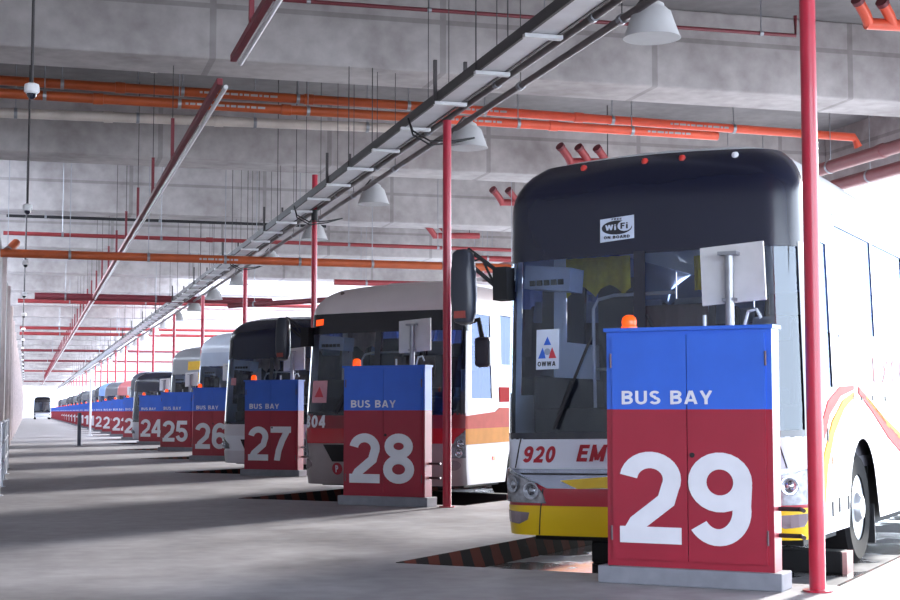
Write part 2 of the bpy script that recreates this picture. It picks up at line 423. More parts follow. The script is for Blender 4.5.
# ------------------------------------------------------------------ red poles
m_pole = M('pole_red', '#b3203a', .3, 0, .05, 4, coat=.2)
def pole(n):
    h = {0: 7.82, 1: 4.92, 2: 5.62}.get(n, 4.72)
    where = {-1: 'x', 0: 'nearest and tallest, right beside cabinet 29', 1: 'second nearest, beside cabinet 28',
             2: 'reaching above the cable tray beside cabinet 27'}.get(n, 'beside cabinet %d' % (NB-n))
    p = empty('red_pole', (5.12, 9.1+PITCH*n, 0), 0, 'slim red painted steel pole, ' + where, 'pole', 'red poles along the bays')
    bm = B(); tube(bm, [(0, 0, 0), (0, 0, h)], .054, 18); finish(bm, 'shaft', m_pole, p, True)
    bm = B(); lathe(bm, [(.1, 0), (.1, .012), (.06, .015)], (0, 0, 0), 18); finish(bm, 'base_plate', m_pole, p)
    if n == 2:
        bm = B(); lathe(bm, [(.06, 0), (.062, .01), (.062, .2), (.06, .21)], (0, 0, 4.75), 18); finish(bm, 'collar', m_dark, p)
for n in range(NB): pole(n)

# ------------------------------------------------------------------ buses
class Bus:
    def __init__(s, W=1.25, r=.28, bulge=.10, H=3.45, zr=3.05, RF=.55, rake=.0, ln=11.8, zb=.34, whe=(2.3, 8.6), rw=.5):
        s.W=W; s.r=r; s.b=bulge; s.H=H; s.zr=zr; s.RF=RF; s.rake=rake; s.ln=ln; s.zb=zb; s.whe=whe; s.rw=rw
        s.sc = W-r + r*PI/2
    def F(s, t, z, off=0.0):
        if off:
            e = .01
            a = s.F(t+e, z) - s.F(t-e, z); b = s.F(t, z+e) - s.F(t, z-e)
            nrm = a.cross(b).normalized()
            return s.F(t, z) + nrm*off
        sg = 1 if t >= 0 else -1; q = abs(t); W, r = s.W, s.r
        if q <= W-r: x = q; y = 0
        elif q < s.sc:
            a = (q-(W-r))/r; x = W-r+r*math.sin(a); y = r*(1-math.cos(a))
        else: x = W; y = r + (q - s.sc)
        y += s.b*(min(x, W)/W)**2
        # rake and roof rounding
        fy = max(0.0, 1 - y/1.2)
        y0 = s.rake*max(0, z-1.1)*fy
        k = max(0.0, min(1.0, (z-s.zr)/(s.H-s.zr)))
        rnd = 1-math.sqrt(max(0, 1-k*k))
        y0 += s.RF*rnd*max(0, 1 - y/3)
        shrink = (s.H-s.zr)*.95*rnd + .02*max(0, z-1.4)
        x *= (W - shrink)/W
        zz = z + .05*(1-(x/W)**2)*k           # crowned roof
        if z < .7: y0 += .10*((.7-z)/.36)**2*fy*.6
        return Vector((sg*x, y+y0, zz))
    def zbot(s, t):
        q = abs(t); 
        if q <= s.sc: return s.zb
        y = s.F(q, .8).y
        z = s.zb
        for c in s.whe:
            R = s.rw+.1
            d = abs(y-c)
            if d < R: z = max(z, s.rw + math.sqrt(R*R-d*d)*1.02)
        return z
    def ts(s, t0, t1, step=.08):
        n = max(1, int(abs(t1-t0)/step+.5)); return [t0+(t1-t0)*i/n for i in range(n+1)]
    def patch(s, bm, t0, t1, z0, z1, off=0.0, step=.08, zs=.12, mi=0, holes=(), bottom=False):
        cuts = set()
        for h in holes: cuts |= {h[0], h[1]}
        tt = [t0]; marks = sorted([c for c in cuts if t0 < c < t1] + [t1])
        for m_ in marks: tt += s.ts(tt[-1], m_, step)[1:]
        zc = sorted([c for h in holes for c in h[2:4] if z0 < c < z1] + [z1])
        zz = [z0]
        for c in zc:
            if c - zz[-1] > 1e-4: zz += s.ts(zz[-1], c, zs)[1:]
        g = []
        for t in tt:
            col = []
            for z in zz:
                if bottom:
                    zb = max(z0, s.zbot(t)); zq = zb + (z-z0)/(z1-z0)*(z1-zb)
                else: zq = z
                col.append(bm.verts.new(s.F(t, zq, off)))
            g.append(col)
        for i in range(len(tt)-1):
            for j in range(len(zz)-1):
                tm, zm = (tt[i]+tt[i+1])/2, (zz[j]+zz[j+1])/2
                if any(h[0] < tm < h[1] and h[2] < zm < h[3] for h in holes): continue
                bm.faces.new((g[i][j], g[i+1][j], g[i+1][j+1], g[i][j+1])).material_index = mi
    def poly(s, bm, pts, off=.006, step=.06, mi=0):
        """any outline in (t, z), cut into a grid and wrapped on the body; rim turned inwards for thickness"""
        v = [bm.verts.new((t, 0, z)) for t, z in pts]; f = bm.faces.new(v); f.material_index = mi
        ts = [p[0] for p in pts]; zs = [p[1] for p in pts]
        geom = [f] + list(f.edges) + v
        def slab(co, no):
            nonlocal geom
            res = bmesh.ops.bisect_plane(bm, geom=geom, plane_co=co, plane_no=no, dist=1e-5)
            geom = list(set(res['geom']) | set(res['geom_cut']))
        x = math.floor(min(ts)/step)*step+step
        while x < max(ts): slab((x, 0, 0), (1, 0, 0)); x += step
        z = math.floor(min(zs)/.1)*.1+.1
        while z < max(zs): slab((0, 0, z), (0, 0, 1)); z += .1
        vs = {e for e in geom if isinstance(e, bmesh.types.BMVert)}
        fs = [e for e in geom if isinstance(e, bmesh.types.BMFace)]
        ext = bmesh.ops.extrude_face_region(bm, geom=fs)
        top = {e for e in ext['geom'] if isinstance(e, bmesh.types.BMVert)}
        for a in vs: a.co = s.F(a.co.x, a.co.z, off*.3 - .004)
        for a in top: a.co = s.F(a.co.x, a.co.z, off)
    def mp(s, off): return lambda t, z: s.F(t, z, off)
    def yt(s, y, side=1): return side*(s.sc + y - s.r - s.b)      # t on the side for a given y

m_tyre = M('tyre_rubber', '#141416', .9, 0, .15, 20, spec=.2)
m_rim = M('wheel_steel', '#b9bcc2', .35, .6, .1, 10)
m_seat = M('seat_fabric', '#5a4650', .9)
m_blackgloss = M('black_gloss', '#16182a', .08, 0, .05, coat=.5)
m_navy = M('navy_gloss', '#1a1d33', .14, 0, .05, coat=.4)
m_lamp = M('headlamp_reflector', '#a9aaae', .15, .7, .15, 20)
m_lens = glass('lamp_lens', '#e6e6ea', .12)
m_chrome = M('chrome', '#9ea2ac', .12, .9, .3, 30)
m_under = M('chassis_black', '#17171a', .8)
m_wsglass = glass('windshield_glass', '#ccd2de', .05)
m_sglass = glass('side_glass', '#a4b4d4', .06, refl=(.42, .50, .74, 1))
def cloth(name, color, var=.2, scale=20):
    m = M(name, color, .9, 0, var, scale); t = m.node_tree; b = t.nodes['Principled BSDF']
    tr = t.nodes.new('ShaderNodeBsdfTranslucent'); tr.inputs['Color'].default_value = lin(color); mx = t.nodes.new('ShaderNodeMixShader'); mx.inputs[0].default_value = .5
    o = t.nodes['Material Output']; t.links.new(b.outputs[0], mx.inputs[1]); t.links.new(tr.outputs[0], mx.inputs[2]); t.links.new(mx.outputs[0], o.inputs['Surface'])
    return m
m_curt_y = cloth('curtain_yellow', '#f4e04c', .2, 25)
m_curt_p = cloth('curtain_pale', '#b4bad0', .1, 12)
m_dash = M('dashboard_grey', '#1f1d22', .7)

def ripple_curtain(bm, x0, x1, y, z0, z1, amp=.02, n=None, along='x', mi=0, fringe=0):
    n = n or max(8, int(abs(x1-x0)/.03)); prev = None
    for i in range(n+1):
        a = x0+(x1-x0)*i/n; d = amp*math.sin(i*1.6)
        zl = z0 + (fringe*abs(math.sin(i*.35)) if fringe else 0)
        p0 = (a, y+d, zl) if along == 'x' else (y+d, a, zl)
        p1 = (a, y+d, z1) if along == 'x' else (y+d, a, z1)
        cur = (bm.verts.new(p0), bm.verts.new(p1))
        if prev: bm.faces.new((prev[0], cur[0], cur[1], prev[1])).material_index = mi
        prev = cur
def solidify(o, t=.006):
    m = o.modifiers.new('solid', 'SOLIDIFY'); m.thickness = t; m.offset = 0; return o

def wheel(parent, bus, side, y):
    w = bus.rw; x1 = side*(bus.W-.05); x0 = side*(bus.W-.36)
    bm = B()
    R = w
    prof = [(R*.58, -.15), (R*.9, -.155), (R*.985, -.12), (R, -.06), (R, .06), (R*.985, .12), (R*.9, .155), (R*.58, .15), (R*.58, -.15)]
    lathe(bm, prof, ((x0+x1)/2, y, w), 36, 'x', cap=False)
    t = finish(bm, 'wheel', m_tyre, parent, True)
    bm = B(); xo = x1 - side*.02
    prof = [(R*.58, 0), (R*.56, -.03), (R*.5, -.07), (R*.3, -.05), (R*.26, .02), (R*.2, .05), (0.001, .06)]
    lathe(bm, [(a, side*h) for a, h in prof], (xo, y, w), 30, 'x')
    for k in range(10):
        a = 2*PI*k/10; lathe(bm, [(.014, 0), (.014, side*.03), (.001, side*.035)], (xo-side*.05, y+math.cos(a)*R*.4, w+math.sin(a)*R*.4), 8, 'x')
    finish(bm, 'rim', m_rim, t, True)

def headlamp(parent, b, side, pts, rounds, rad=.075):
    bm = B(); b.poly(bm, [(side*t, z) for t, z in pts], .03, .05)
    h = finish(bm, 'headlight', M('headlamp_housing', '#8e8f96', .22, .6, .4, 18), parent, True)
    for t, z in rounds:
        bm = B(); c = b.F(side*t, z, .031); n = (b.F(side*t, z, .05)-c).normalized()
        q = n.to_track_quat('Z', 'Y').to_matrix()
        m0 = len(bm.verts)
        prof = [(rad, 0), (rad*1.02, .012), (rad*.82, .014), (rad*.5, .002), (rad*.3, .012), (.001, .016)]
        rings = []
        for r_, h_ in prof:
            rings.append([bm.verts.new(c + q @ Vector((r_*math.cos(2*PI*k/18), r_*math.sin(2*PI*k/18), h_))) for k in range(18)])
        for a_, b_ in zip(rings, rings[1:]):
            for k in range(18): bm.faces.new((a_[k], a_[(k+1)%18], b_[(k+1)%18], b_[k]))
        finish(bm, 'reflector', m_chrome, h, True)

def make_bus(n, cu, v0, cfg, label, cat='bus', roll=0.0, detail=2):
    b = Bus(H=cfg.get('H', 3.45), zr=cfg.get('zr', 3.05), W=cfg.get('W', 1.25), RF=cfg.get('RF', .5), rake=cfg.get('rake', .06), r=cfg.get('r', .24), zb=cfg.get('zb', .34), bulge=cfg.get('bulge', .1), ln=cfg.get('ln', 11.8))
    r = empty('bus', L(n, cu, v0, PIT), -PH, label, cat, 'parked buses in the bays')
    r.rotation_euler = (0, -math.radians(roll), -PH)
    body = M(cfg['body'][0], cfg['body'][1], .3, 0, .03, 2, coat=.3)
    tE = b.yt(b.ln); H = b.H
    zw0, zw1 = cfg.get('ws', (1.19, 2.66)); tw = cfg.get('tw', 1.33)
    hz = cfg.get('side', (2.05, 2.95))
    # side openings
    holes = [(-tw, tw, zw0, zw1)]
    wins = []
    dr = (b.yt(.5), b.yt(1.2), 1.55, 2.75)
    wins.append(dr)
    wy = [1.55 + i*1.62 for i in range(int((b.ln-1.7)/1.62)+1)]
    for y in wy:
        if y+1.5 < b.ln-.1: wins.append((b.yt(y), b.yt(y+1.54), hz[0], hz[1]))
    allw = wins + [(-w[1], -w[0], w[2], w[3]) for w in wins]
    holes += allw
    zr = b.zr
    bm = B()
    b.patch(bm, -tE, tE, b.zb, zw0, bottom=True, zs=.2, step=.09)
    b.patch(bm, -tE, tE, zw0, zr, holes=holes, step=.14, zs=.2)
    b.patch(bm, -tE, tE, zr, H-.001, step=.14, zs=.05)
    # roof cap and tail
    b_top = [b.F(t, H-.001) for t in b.ts(-tE, tE, .2)]
    k = len(b_top)
    for i in range(k//2):
        if i+1 <= k-2-i:
            q = [b_top[i], b_top[i+1], b_top[k-2-i], b_top[k-1-i]]
            try: bm.faces.new([bm.verts.new(p) for p in q])
            except ValueError: pass
    rows = [(b.F(-tE, z), b.F(tE, z)) for z in [b.zb, .8, 1.2, 2, 2.6, zr, zr+.2, H-.001]]
    for (p, q), (p2, q2) in zip(rows, rows[1:]): bm.faces.new([bm.verts.new(x) for x in (p, q, q2, p2)])
    bmesh.ops.remove_doubles(bm, verts=bm.verts, dist=.002)
    finish(bm, 'body', body, r, True)
    # glass
    bm = B(); b.patch(bm, -tw-.02, tw+.02, zw0-.02, zw1+.02, -.004)
    finish(bm, 'windshield', m_wsglass, r, True)['label'] = 'large windshield glass'
    for w in (allw if detail > 1 else allw):
        bm = B(); b.patch(bm, w[0]-.02, w[1]+.02, w[2]-.02, w[3]+.02, -.01, .3, .3); finish(bm, 'side_window', cfg.get('sg', m_sglass), r, True)
    # black glazing frame: header, pillar, divider
    hd = M(cfg['head'][0], cfg['head'][1], .25, 0, .05, 2, coat=.05)
    z_top = cfg.get('head_top', H-.06)
    tc_ = b.yt(cfg.get('hback', .45))
    bm = B(); b.patch(bm, -tc_, tc_, zw1-.02, z_top, .006, .07, .06)
    if z_top > H-.1:
        e = [b.F(t, z_top, .006) for t in b.ts(-tc_, tc_, .07)]
        c0 = [bm.verts.new(p) for p in e]
        c1 = [bm.verts.new((p.x*.5, p.y+.35*(1-abs(p.x)/1.4), p.z+.012)) for p in e]
        for i in range(len(c0)-1): bm.faces.new((c0[i], c0[i+1], c1[i+1], c1[i]))
    finish(bm, 'header_panel', hd, r, True)
    fr = M(cfg.get('fr', 'black_gloss')) if cfg.get('fr') in MATS else m_blackgloss
    bm = B()
    b.patch(bm, -.05, .05, zw0, zw1, .012, .05, .2)
    for sgn in (-1, 1):
        a0, a1 = sorted((sgn*(tw-cfg.get('pil', .05)), sgn*(tw+.035)))
        b.patch(bm, a0, a1, zw0-.03, zw1+.02, .008, .04, .2)
    b.patch(bm, -tw, tw, zw0-.035, zw0+.02, .009, .08, .1)
    finish(bm, 'windshield_frame', fr, r, True)
    # interior
    iy = .45; W = b.W
    bm = B(); box2(bm, (-W+.08, .35, .85), (W-.08, b.ln-.1, .95)); box2(bm, (-.2, 1.6, .95), (W-.1, b.ln-.2, 1.25)); box2(bm, (-W+.1, 2.2, .95), (-.2, b.ln-.2, 1.25))
    finish(bm, 'cabin_floor', M('cabin_floor', '#3a3840', .8), r)
    bm = B(); box2(bm, (-W+.2, .33, zw0-.25), (W-.2, .85, zw0+.22)); box2(bm, (.05, .6, zw0+.22), (W-.3, .95, zw0+.36)); box2(bm, (-W+.12, .5, .9), (-W+.16, 2.1, zw0+.5)); finish(bm, 'dashboard', m_dash, r, bevel=.04)
    if detail >= 1:
        bm = B()
        c = Vector((.62, 1.0, 1.42)); rot = Matrix.Rotation(math.radians(35), 3, 'X')
        ring = [c + rot @ Vector((.23*math.cos(a), .23*math.sin(a), 0)) for a in [2*PI*i/20 for i in range(21)]]
        tube(bm, ring, .017, 8, cap=False); tube(bm, [ring[0], c, ring[10]], .014, 6); tube(bm, [c, c+Vector((0, -.25, -.35))], .03, 8)
        finish(bm, 'steering_wheel', m_dash, r, True)
        def seat(x, y, zf, mat=m_seat, w=.46):
            bm = B()
            box2(bm, (x-w/2, y, zf+.3), (x+w/2, y+.45, zf+.45)); box(bm, (x, y+.5, zf+.82), (w, .12, .8), Matrix.Rotation(math.radians(-12), 3, 'X'))
            s_ = finish(bm, 'seat', mat, r, bevel=.04)
            bm = B(); box(bm, (x, y+.56, zf+1.13), (w*.8, .13, .24), Matrix.Rotation(math.radians(-12), 3, 'X')); finish(bm, 'headrest_cover', m_curt_p, s_, bevel=.03)
        seat(.62, 1.25, .95)
        for j in range(3 if detail > 1 else 2):
            for x in (-.95, -.47, .47, .95): seat(x*W/1.25, 2.4+j*.85, 1.25)
        cm = cfg.get('curt', m_curt_y)
        bm = B(); ripple_curtain(bm, -1.02, -.42, 1.0, zw1-.27, zw1+.08, .02, fringe=.1); ripple_curtain(bm, .1, .2, 1.2, zw1-.24, zw1+.06, .02)
        solidify(finish(bm, 'curtain', cm, r, True))
        bm = B(); 
        for sd in (1,):
            for y in wy:
                if y+1.5 < b.ln-.2: ripple_curtain(bm, y+.02, y+.7, sd*(W-.2), hz[0], hz[1], .015, along='y'); ripple_curtain(bm, y+.85, y+1.5, sd*(W-.2), hz[0], hz[1], .015, along='y')
        solidify(finish(bm, 'side_curtain', m_curt_p, r, True))
        bm = B(); box(bm, (-.95, .55, zw1-.14), (.42, .3, .2), Matrix.Rotation(math.radians(6), 3, 'Y'))
        for i in range(5): box(bm, (-1.08+i*.065, .385, zw1-.18), (.045, .02, .045), None, 1)
        finish(bm, 'air_vent_panel', [M('vent_panel_pale', '#aab4cc', .5), m_dash], r)
        bm = B(); tube(bm, [(-.75, .95, 1.0), (-.75, .95, zw1-.38), (-.7, .95, zw1-.3), (-.55, .95, zw1-.27), (.0, .95, zw1-.27)], .016, 8)
        tube(bm, [(-.75, 1.0, 1.75), (0, 1.0, 1.75)], .014, 8); finish(bm, 'grab_rail', M('rail_pale', '#c8c8cc', .3, .5), r, True)
        bm = B(); ripple_curtain(bm, -.72, .0, 1.9, 1.9, zw1-.3, .012); solidify(finish(bm, 'partition_curtain', M('curtain_brown', '#6e5350', .9), r, True))
        bm = B(); box2(bm, (-W+.1, 2.15, 1.2), (-.72, 2.2, zw1)); box2(bm, (.1, 2.15, 1.2), (W-.1, 2.2, 1.9)); finish(bm, 'partition', M('partition_grey', '#2b2932', .6), r)
    # underside, wheels, wheel wells
    bm = B(); box2(bm, (-W+.12, .5, .3), (W-.12, b.whe[0]-.65, .85)); box2(bm, (-W+.1, b.whe[0]+.65, .3), (W-.1, b.whe[1]-.65, .85)); box2(bm, (-W+.1, b.whe[1]+.65, .35), (W-.1, b.ln-.05, .85))
    box2(bm, (-W+.42, b.whe[0]-.66, .35), (W-.42, b.whe[0]+.66, .84)); box2(bm, (-W+.42, b.whe[1]-.66, .35), (W-.42, b.whe[1]+.66, .84)); finish(bm, 'chassis', m_under, r)
    for sd in (-1, 1):
        for y in b.whe: wheel(r, b, sd, y)
        bm = B(); box2(bm, (sd*(W-.38), b.whe[0]+.6, .14), (sd*(W-.04), b.whe[0]+.63, .5)); finish(bm, 'mud_flap', m_dark, r)
    # bands on the front
    for nm, t0, t1, z0, z1, mat, off in cfg.get('bands', []):
        bm = B(); b.patch(bm, t0, t1, z0, z1, off, .06, .06); finish(bm, nm, mat, r, True)
    for nm, pts, mat, off in cfg.get('polys', []):
        bm = B(); b.poly(bm, pts, off); finish(bm, nm, mat, r, False)
    for nm, s, t0, t1, z0, z1, mat, shear, off in cfg.get('texts', []):
        bm = B(); add_text(bm, s, t0, t1, z0, z1, b.mp(off), shear, .11); finish(bm, nm, mat, r)['label'] = 'lettering reading ' + s
    for sd in (-1, 1):
        headlamp(r, b, sd, cfg['lamp'], cfg['lamp_round'], cfg.get('lamp_r', .075))
    # wipers
    for (ta, za, tb, zb_, tc, zc) in cfg.get('wipers', []):
        bm = B(); tube(bm, [b.F(ta, za, .03), b.F(tb, zb_, .05)], .014, 6)
        w_ = finish(bm, 'wiper', m_dark, r, True)
        bm = B(); d0 = Vector(b.F(tb, zb_, .03)); pts_ = [b.F(tb+(tc-tb)*q, zb_+(zc-zb_)*q, .02) for q in (-1, -.5, 0, .5, 1)]
        tube(bm, pts_, .012, 6); finish(bm, 'wiper_blade', m_dark, w_, True)
    # mirrors
    for sd, style in cfg.get('mirrors', [(-1, 'ear')]):
        if style == 'ear':
            bm = B()
            a = b.F(sd*(b.sc-.12), 2.47, .0)
            x = sd*1.0
            P0 = a; P1 = a + Vector((sd*.10, -.12, .05)); P2 = a + Vector((sd*.26, -.32, .24))
            for dz0, dz1 in ((.09, .08), (-.09, -.11)):
                tube(bm, [P0+Vector((0, 0, dz0)), P1+Vector((0, 0, dz0*.8)), P2+Vector((0, 0, dz1*.6))], .018, 6)
            seq = [P0+Vector((0,0,-.08)), P0.lerp(P1,.6)+Vector((0,0,.08)), P1+Vector((0,0,-.08)), P1.lerp(P2,.5)+Vector((0,0,.07)), P2+Vector((0,0,-.07))]
            tube(bm, seq, .012, 6)
            box(bm, a + Vector((sd*.05, -.07, 0)), (.13, .16, .28))
            ma = finish(bm, 'mirror_arm', m_under, r, False)
            c = P2 + Vector((sd*.03, -.03, -.24))
            bm = B()
            secs = [(.28, .05, .05), (.25, .085, .07), (.1, .1, .085), (-.1, .105, .085), (-.25, .1, .08), (-.33, .075, .06), (-.35, .03, .03)]
            rings = [[bm.verts.new(c+Vector((hx*math.copysign(abs(math.cos(2*PI*k/20))**.6, math.cos(2*PI*k/20)), hy*math.copysign(abs(math.sin(2*PI*k/20))**.6, math.sin(2*PI*k/20)), z))) for k in range(20)] for z, hx, hy in secs]
            for p, q in zip(rings, rings[1:]):
                for k in range(20): bm.faces.new((p[k], p[(k+1)%20], q[(k+1)%20], q[k]))
            bm.faces.new(rings[0]); bm.faces.new(rings[-1])
            finish(bm, 'mirror', M('mirror_housing', '#2a2d38', .35), ma, True)
            bm = B(); box(bm, c+Vector((sd*-.0, -.083, -.27)), (.1, .02, .06)); finish(bm, 'mirror_marker', M('marker_red', '#8a3a34', .4), ma)
        else:
            bm = B(); a = b.F(sd*(b.sc+.1), 2.62, 0)
            tube(bm, [a, a+Vector((sd*.18, -.1, .03)), a+Vector((sd*.24, -.12, -.22))], .035, 8); ma = finish(bm, 'mirror_arm', m_under, r, True)
            bm = B(); c = a+Vector((sd*.26, -.13, -.43)); box(bm, c, (.23, .14, .42)); finish(bm, 'mirror', M('mirror_housing', '#2a2d38', .35), ma, bevel=.05)
    # marker lights
    for t, mat, nm in cfg.get('markers', []):
        bm = B(); p = b.F(t, H-.12, 0); lathe(bm, [(.03, -.02), (.03, .01), (.02, .028), (.001, .032)], p, 12); finish(bm, nm, mat, r, True)
    return r, b

white = M('bus_white', '#dfe3ea', .3, 0, .03, 2, coat=.3)
redband = M('bus_red', '#a3142e', .3, 0, .04, 3, coat=.3)
yellow = M('bus_yellow', '#d8b416', .35, 0, .04, 3, coat=.3)
dred = M('bus_lettering_red', '#a01228', .5)
wl = M('bus_white_band', '#c9ccda', .35, 0, .03, 3, coat=.2)
silver = M('bus_silver', '#9a9aa0', .28, .5, .05, 3)
mred = M('marker_lens_red', '#c43a34', .3); mwhite = M('marker_lens_white', '#e8e8f0', .3)
stick = M('sticker_white', '#c6cfe2', .6); dkb = M('sticker_black', '#20222c', .6); blu = M('sticker_blue', '#2d5fc4', .6); rdd = M('sticker_red', '#c03a48', .6); gry = M('sticker_grey', '#8f9bb0', .6)

bz = Bus()
def ell(tc, zc, a, c, n=28): return [(tc+a*math.cos(2*PI*k/n), zc+c*math.sin(2*PI*k/n)) for k in range(n)]
# ---- bus 920
T = lambda u: u + .16                                    # measured across the front, from bay to bus centre
cfg = dict(body=('bus_white', '#dfe3ea'), head=('navy_header', '#181b2e'), ws=(1.19, 2.66), pil=.13, tw=1.425, rake=.05, W=1.265, H=3.50, zr=3.09, zb=.375, r=.22,
    bands=[('front_panel', -1.44, 1.44, .92, 1.16, wl, .008),
           ('bumper_stripe', -1.45, 1.45, .60, .80, redband, .012),
           ('bumper', -1.46, 1.46, .375, .615, yellow, .018),
           ],
    polys=[('grille', [(-1.2, .915), (-.83, .755), (.83, .755), (1.2, .915)], M('grille_silver', '#8f96a8', .16, .8, .25, 3), .016),
           ('yellow_flash', [(-.55, .755), (-.7, .82), (-.2, .86), (.2, .86), (.7, .82), (.55, .755), (0, .77)], yellow, .024),
           ('grille_trim', [(-1.05, .865), (1.05, .865), (1.08, .88), (-1.08, .88)], m_dark, .022),
           ('panel_seam', [(-1.14, .92), (-1.13, .92), (-1.065, 1.16), (-1.075, 1.16)], m_dark, .012),
           ('panel_seam', [(1.13, .92), (1.14, .92), (1.075, 1.16), (1.065, 1.16)], m_dark, .012),
           ('bumper_seam', [(-.93, .38), (-.92, .38), (-.86, .75), (-.87, .75)], m_dark, .021),
           ('bumper_seam', [(.92, .38), (.93, .38), (.87, .75), (.86, .75)], m_dark, .021),
           ('fog_light', [(-1.32, .575), (-1.0, .56), (-1.02, .50), (-1.1, .465), (-1.24, .475)], M('fog_lens', '#8c7f86', .15, .4), .024),
           ('fog_light', [(1.32, .575), (1.0, .56), (1.02, .50), (1.1, .465), (1.24, .475)], M('fog_lens', '#8c7f86', .15, .4), .024),
           # stickers
           ('sticker', [(-0.345, 2.750), (-0.045, 2.770), (-0.045, 2.960), (-0.345, 2.940)], stick, .012),
           ('sticker_oval', ell(-.195, 2.865, .135, .058), dkb, .015),
           ('sticker_oval', ell(-.125, 2.875, .062, .043), stick, .018),
           ('sticker', [(-0.930, 1.730), (-0.720, 1.730), (-0.720, 2.060), (-0.930, 2.060)], stick, .012),
           ('sticker_triangle', [(-0.825, 2.000), (-0.860, 1.930), (-0.790, 1.930)], blu, .015),
           ('sticker_triangle', [(-0.870, 1.910), (-0.910, 1.820), (-0.840, 1.820), (-0.850, 1.860)], blu, .015),
           ('sticker_triangle', [(-0.780, 1.910), (-0.740, 1.820), (-0.810, 1.820), (-0.800, 1.860)], rdd, .015),
           ('sticker_triangle', ell(-.825, 1.875, .028, .028, 14), gry, .015)],
    texts=[('fleet_number', '920', -1.06, -.73, .965, 1.10, dred, .25, .012), ('fleet_name', 'EM', -.56, -.28, .975, 1.11, dred, .25, .012),
           ('sticker_lettering', 'Wi', -.295, -.20, 2.845, 2.89, stick, 0, .018), ('sticker_lettering', 'Fi', -.16, -.095, 2.85, 2.90, dkb, 0, .021),
           ('sticker_lettering', 'ON BOARD', -.31, -.08, 2.775, 2.80, dkb, 0, .015), ('sticker_lettering', 'FREE', -.24, -.15, 2.927, 2.942, dkb, 0, .015),
           ('sticker_lettering', 'OWWA', -.915, -.745, 1.755, 1.795, dkb, 0, .015)],
    lamp=[(1.42, .92), (1.42, .67), (1.36, .645), (.84, .635), (.87, .72), (.95, .80), (1.1, .865), (1.3, .91)],
    lamp_r=.072, lamp_round=[(1.14, .785), (.965, .735)],
    wipers=[(-.62, 1.22, -.62, 1.55, -.5, 1.95), (-.22, 1.22, .0, 1.8, .12, 2.2)] and [(-.75, 1.24, -.58, 1.62, -.42, 1.98), (.55, 1.24, .22, 1.82, .06, 2.14)],
    mirrors=[(-1, 'ear')],
    markers=[(-.0, mred, 'marker_light'), (.36, mred, 'marker_light'), (-.62, mred, 'marker_light'), (.85, mwhite, 'marker_light')])
r920, b920 = make_bus(0, -.13, 1.35, cfg, 'white bus with dark navy windshield header, number 920 and yellow bumper in bay 29', roll=.9)
# side livery of bus 920 (right flank)
def side_poly(b, r, name, pts, mat, off=.008, side=1):
    bm = B(); b.poly(bm, [(b.yt(y, side), z) for y, z in pts], off, .12); return finish(bm, name, mat, r)
def ribbon(pts, w0, w1):
    up, dn = [], []
    for i, (y, z) in enumerate(pts):
        a = pts[min(i+1, len(pts)-1)]; c = pts[max(0, i-1)]
        dx, dz = a[0]-c[0], a[1]-c[1]; l = math.hypot(dx, dz); nx, nz = -dz/l, dx/l
        w = w0+(w1-w0)*i/(len(pts)-1); up.append((y+nx*w, z+nz*w)); dn.append((y-nx*w, z-nz*w))
    return up + dn[::-1]
sr = M('livery_red', '#c43a3c', .8, spec=.2); sy = M('livery_yellow', '#dca030', .8, spec=.2)
side_poly(b920, r920, 'red_stripe', ribbon([(.48, .8), (.66, 1.12), (.98, 1.38), (1.45, 1.52), (2.0, 1.56)], .10, .02), sr)
side_poly(b920, r920, 'yellow_stripe', ribbon([(.62, .58), (.82, .95), (1.12, 1.22), (1.55, 1.41), (2.0, 1.5)], .10, .02), sy)
side_poly(b920, r920, 'red_stripe', ribbon([(2.2, 1.54), (2.8, 1.38), (3.5, 1.16), (4.4, .95), (5.5, .8)], .03, .09), sr)
side_poly(b920, r920, 'yellow_stripe', ribbon([(2.5, 1.48), (3.4, 1.25), (4.6, 1.0), (6, .88)], .012, .06), sy)
for y0, z0 in ((.9, 1.1), (1.0, .5), (1.25, .52), (1.6, .52)):
    side_poly(b920, r920, 'vent_slot', [(y0, z0), (y0+.05, z0), (y0+.05, z0+.12), (y0, z0+.12)], m_dark)
for y0 in (1.9, 2.3, 2.8, 3.4):
    side_poly(b920, r920, 'vent_slot', [(y0, 1.45), (y0+.09, 1.45), (y0+.09, 1.5), (y0, 1.5)], m_dark)
side_poly(b920, r920, 'side_marker', [(1.05, .92), (1.15, .92), (1.15, .98), (1.05, .98)], m_amber)
bm = B(); add_text(bm, 'EXCELE', b920.yt(2.9), b920.yt(5.4), 1.62, 1.86, b920.mp(.008), 0, .09); finish(bm, 'side_lettering', M('lettering_pink', '#dc8a8e', .8, spec=.3), r920)['label'] = 'faint pink lettering'
for z in (1.98, 3.02):
    side_poly(b920, r920, 'side_trim', [(1.5, z), (11.4, z), (11.4, z+.03), (1.5, z+.03)], M('trim_grey', '#9aa0ac', .4))

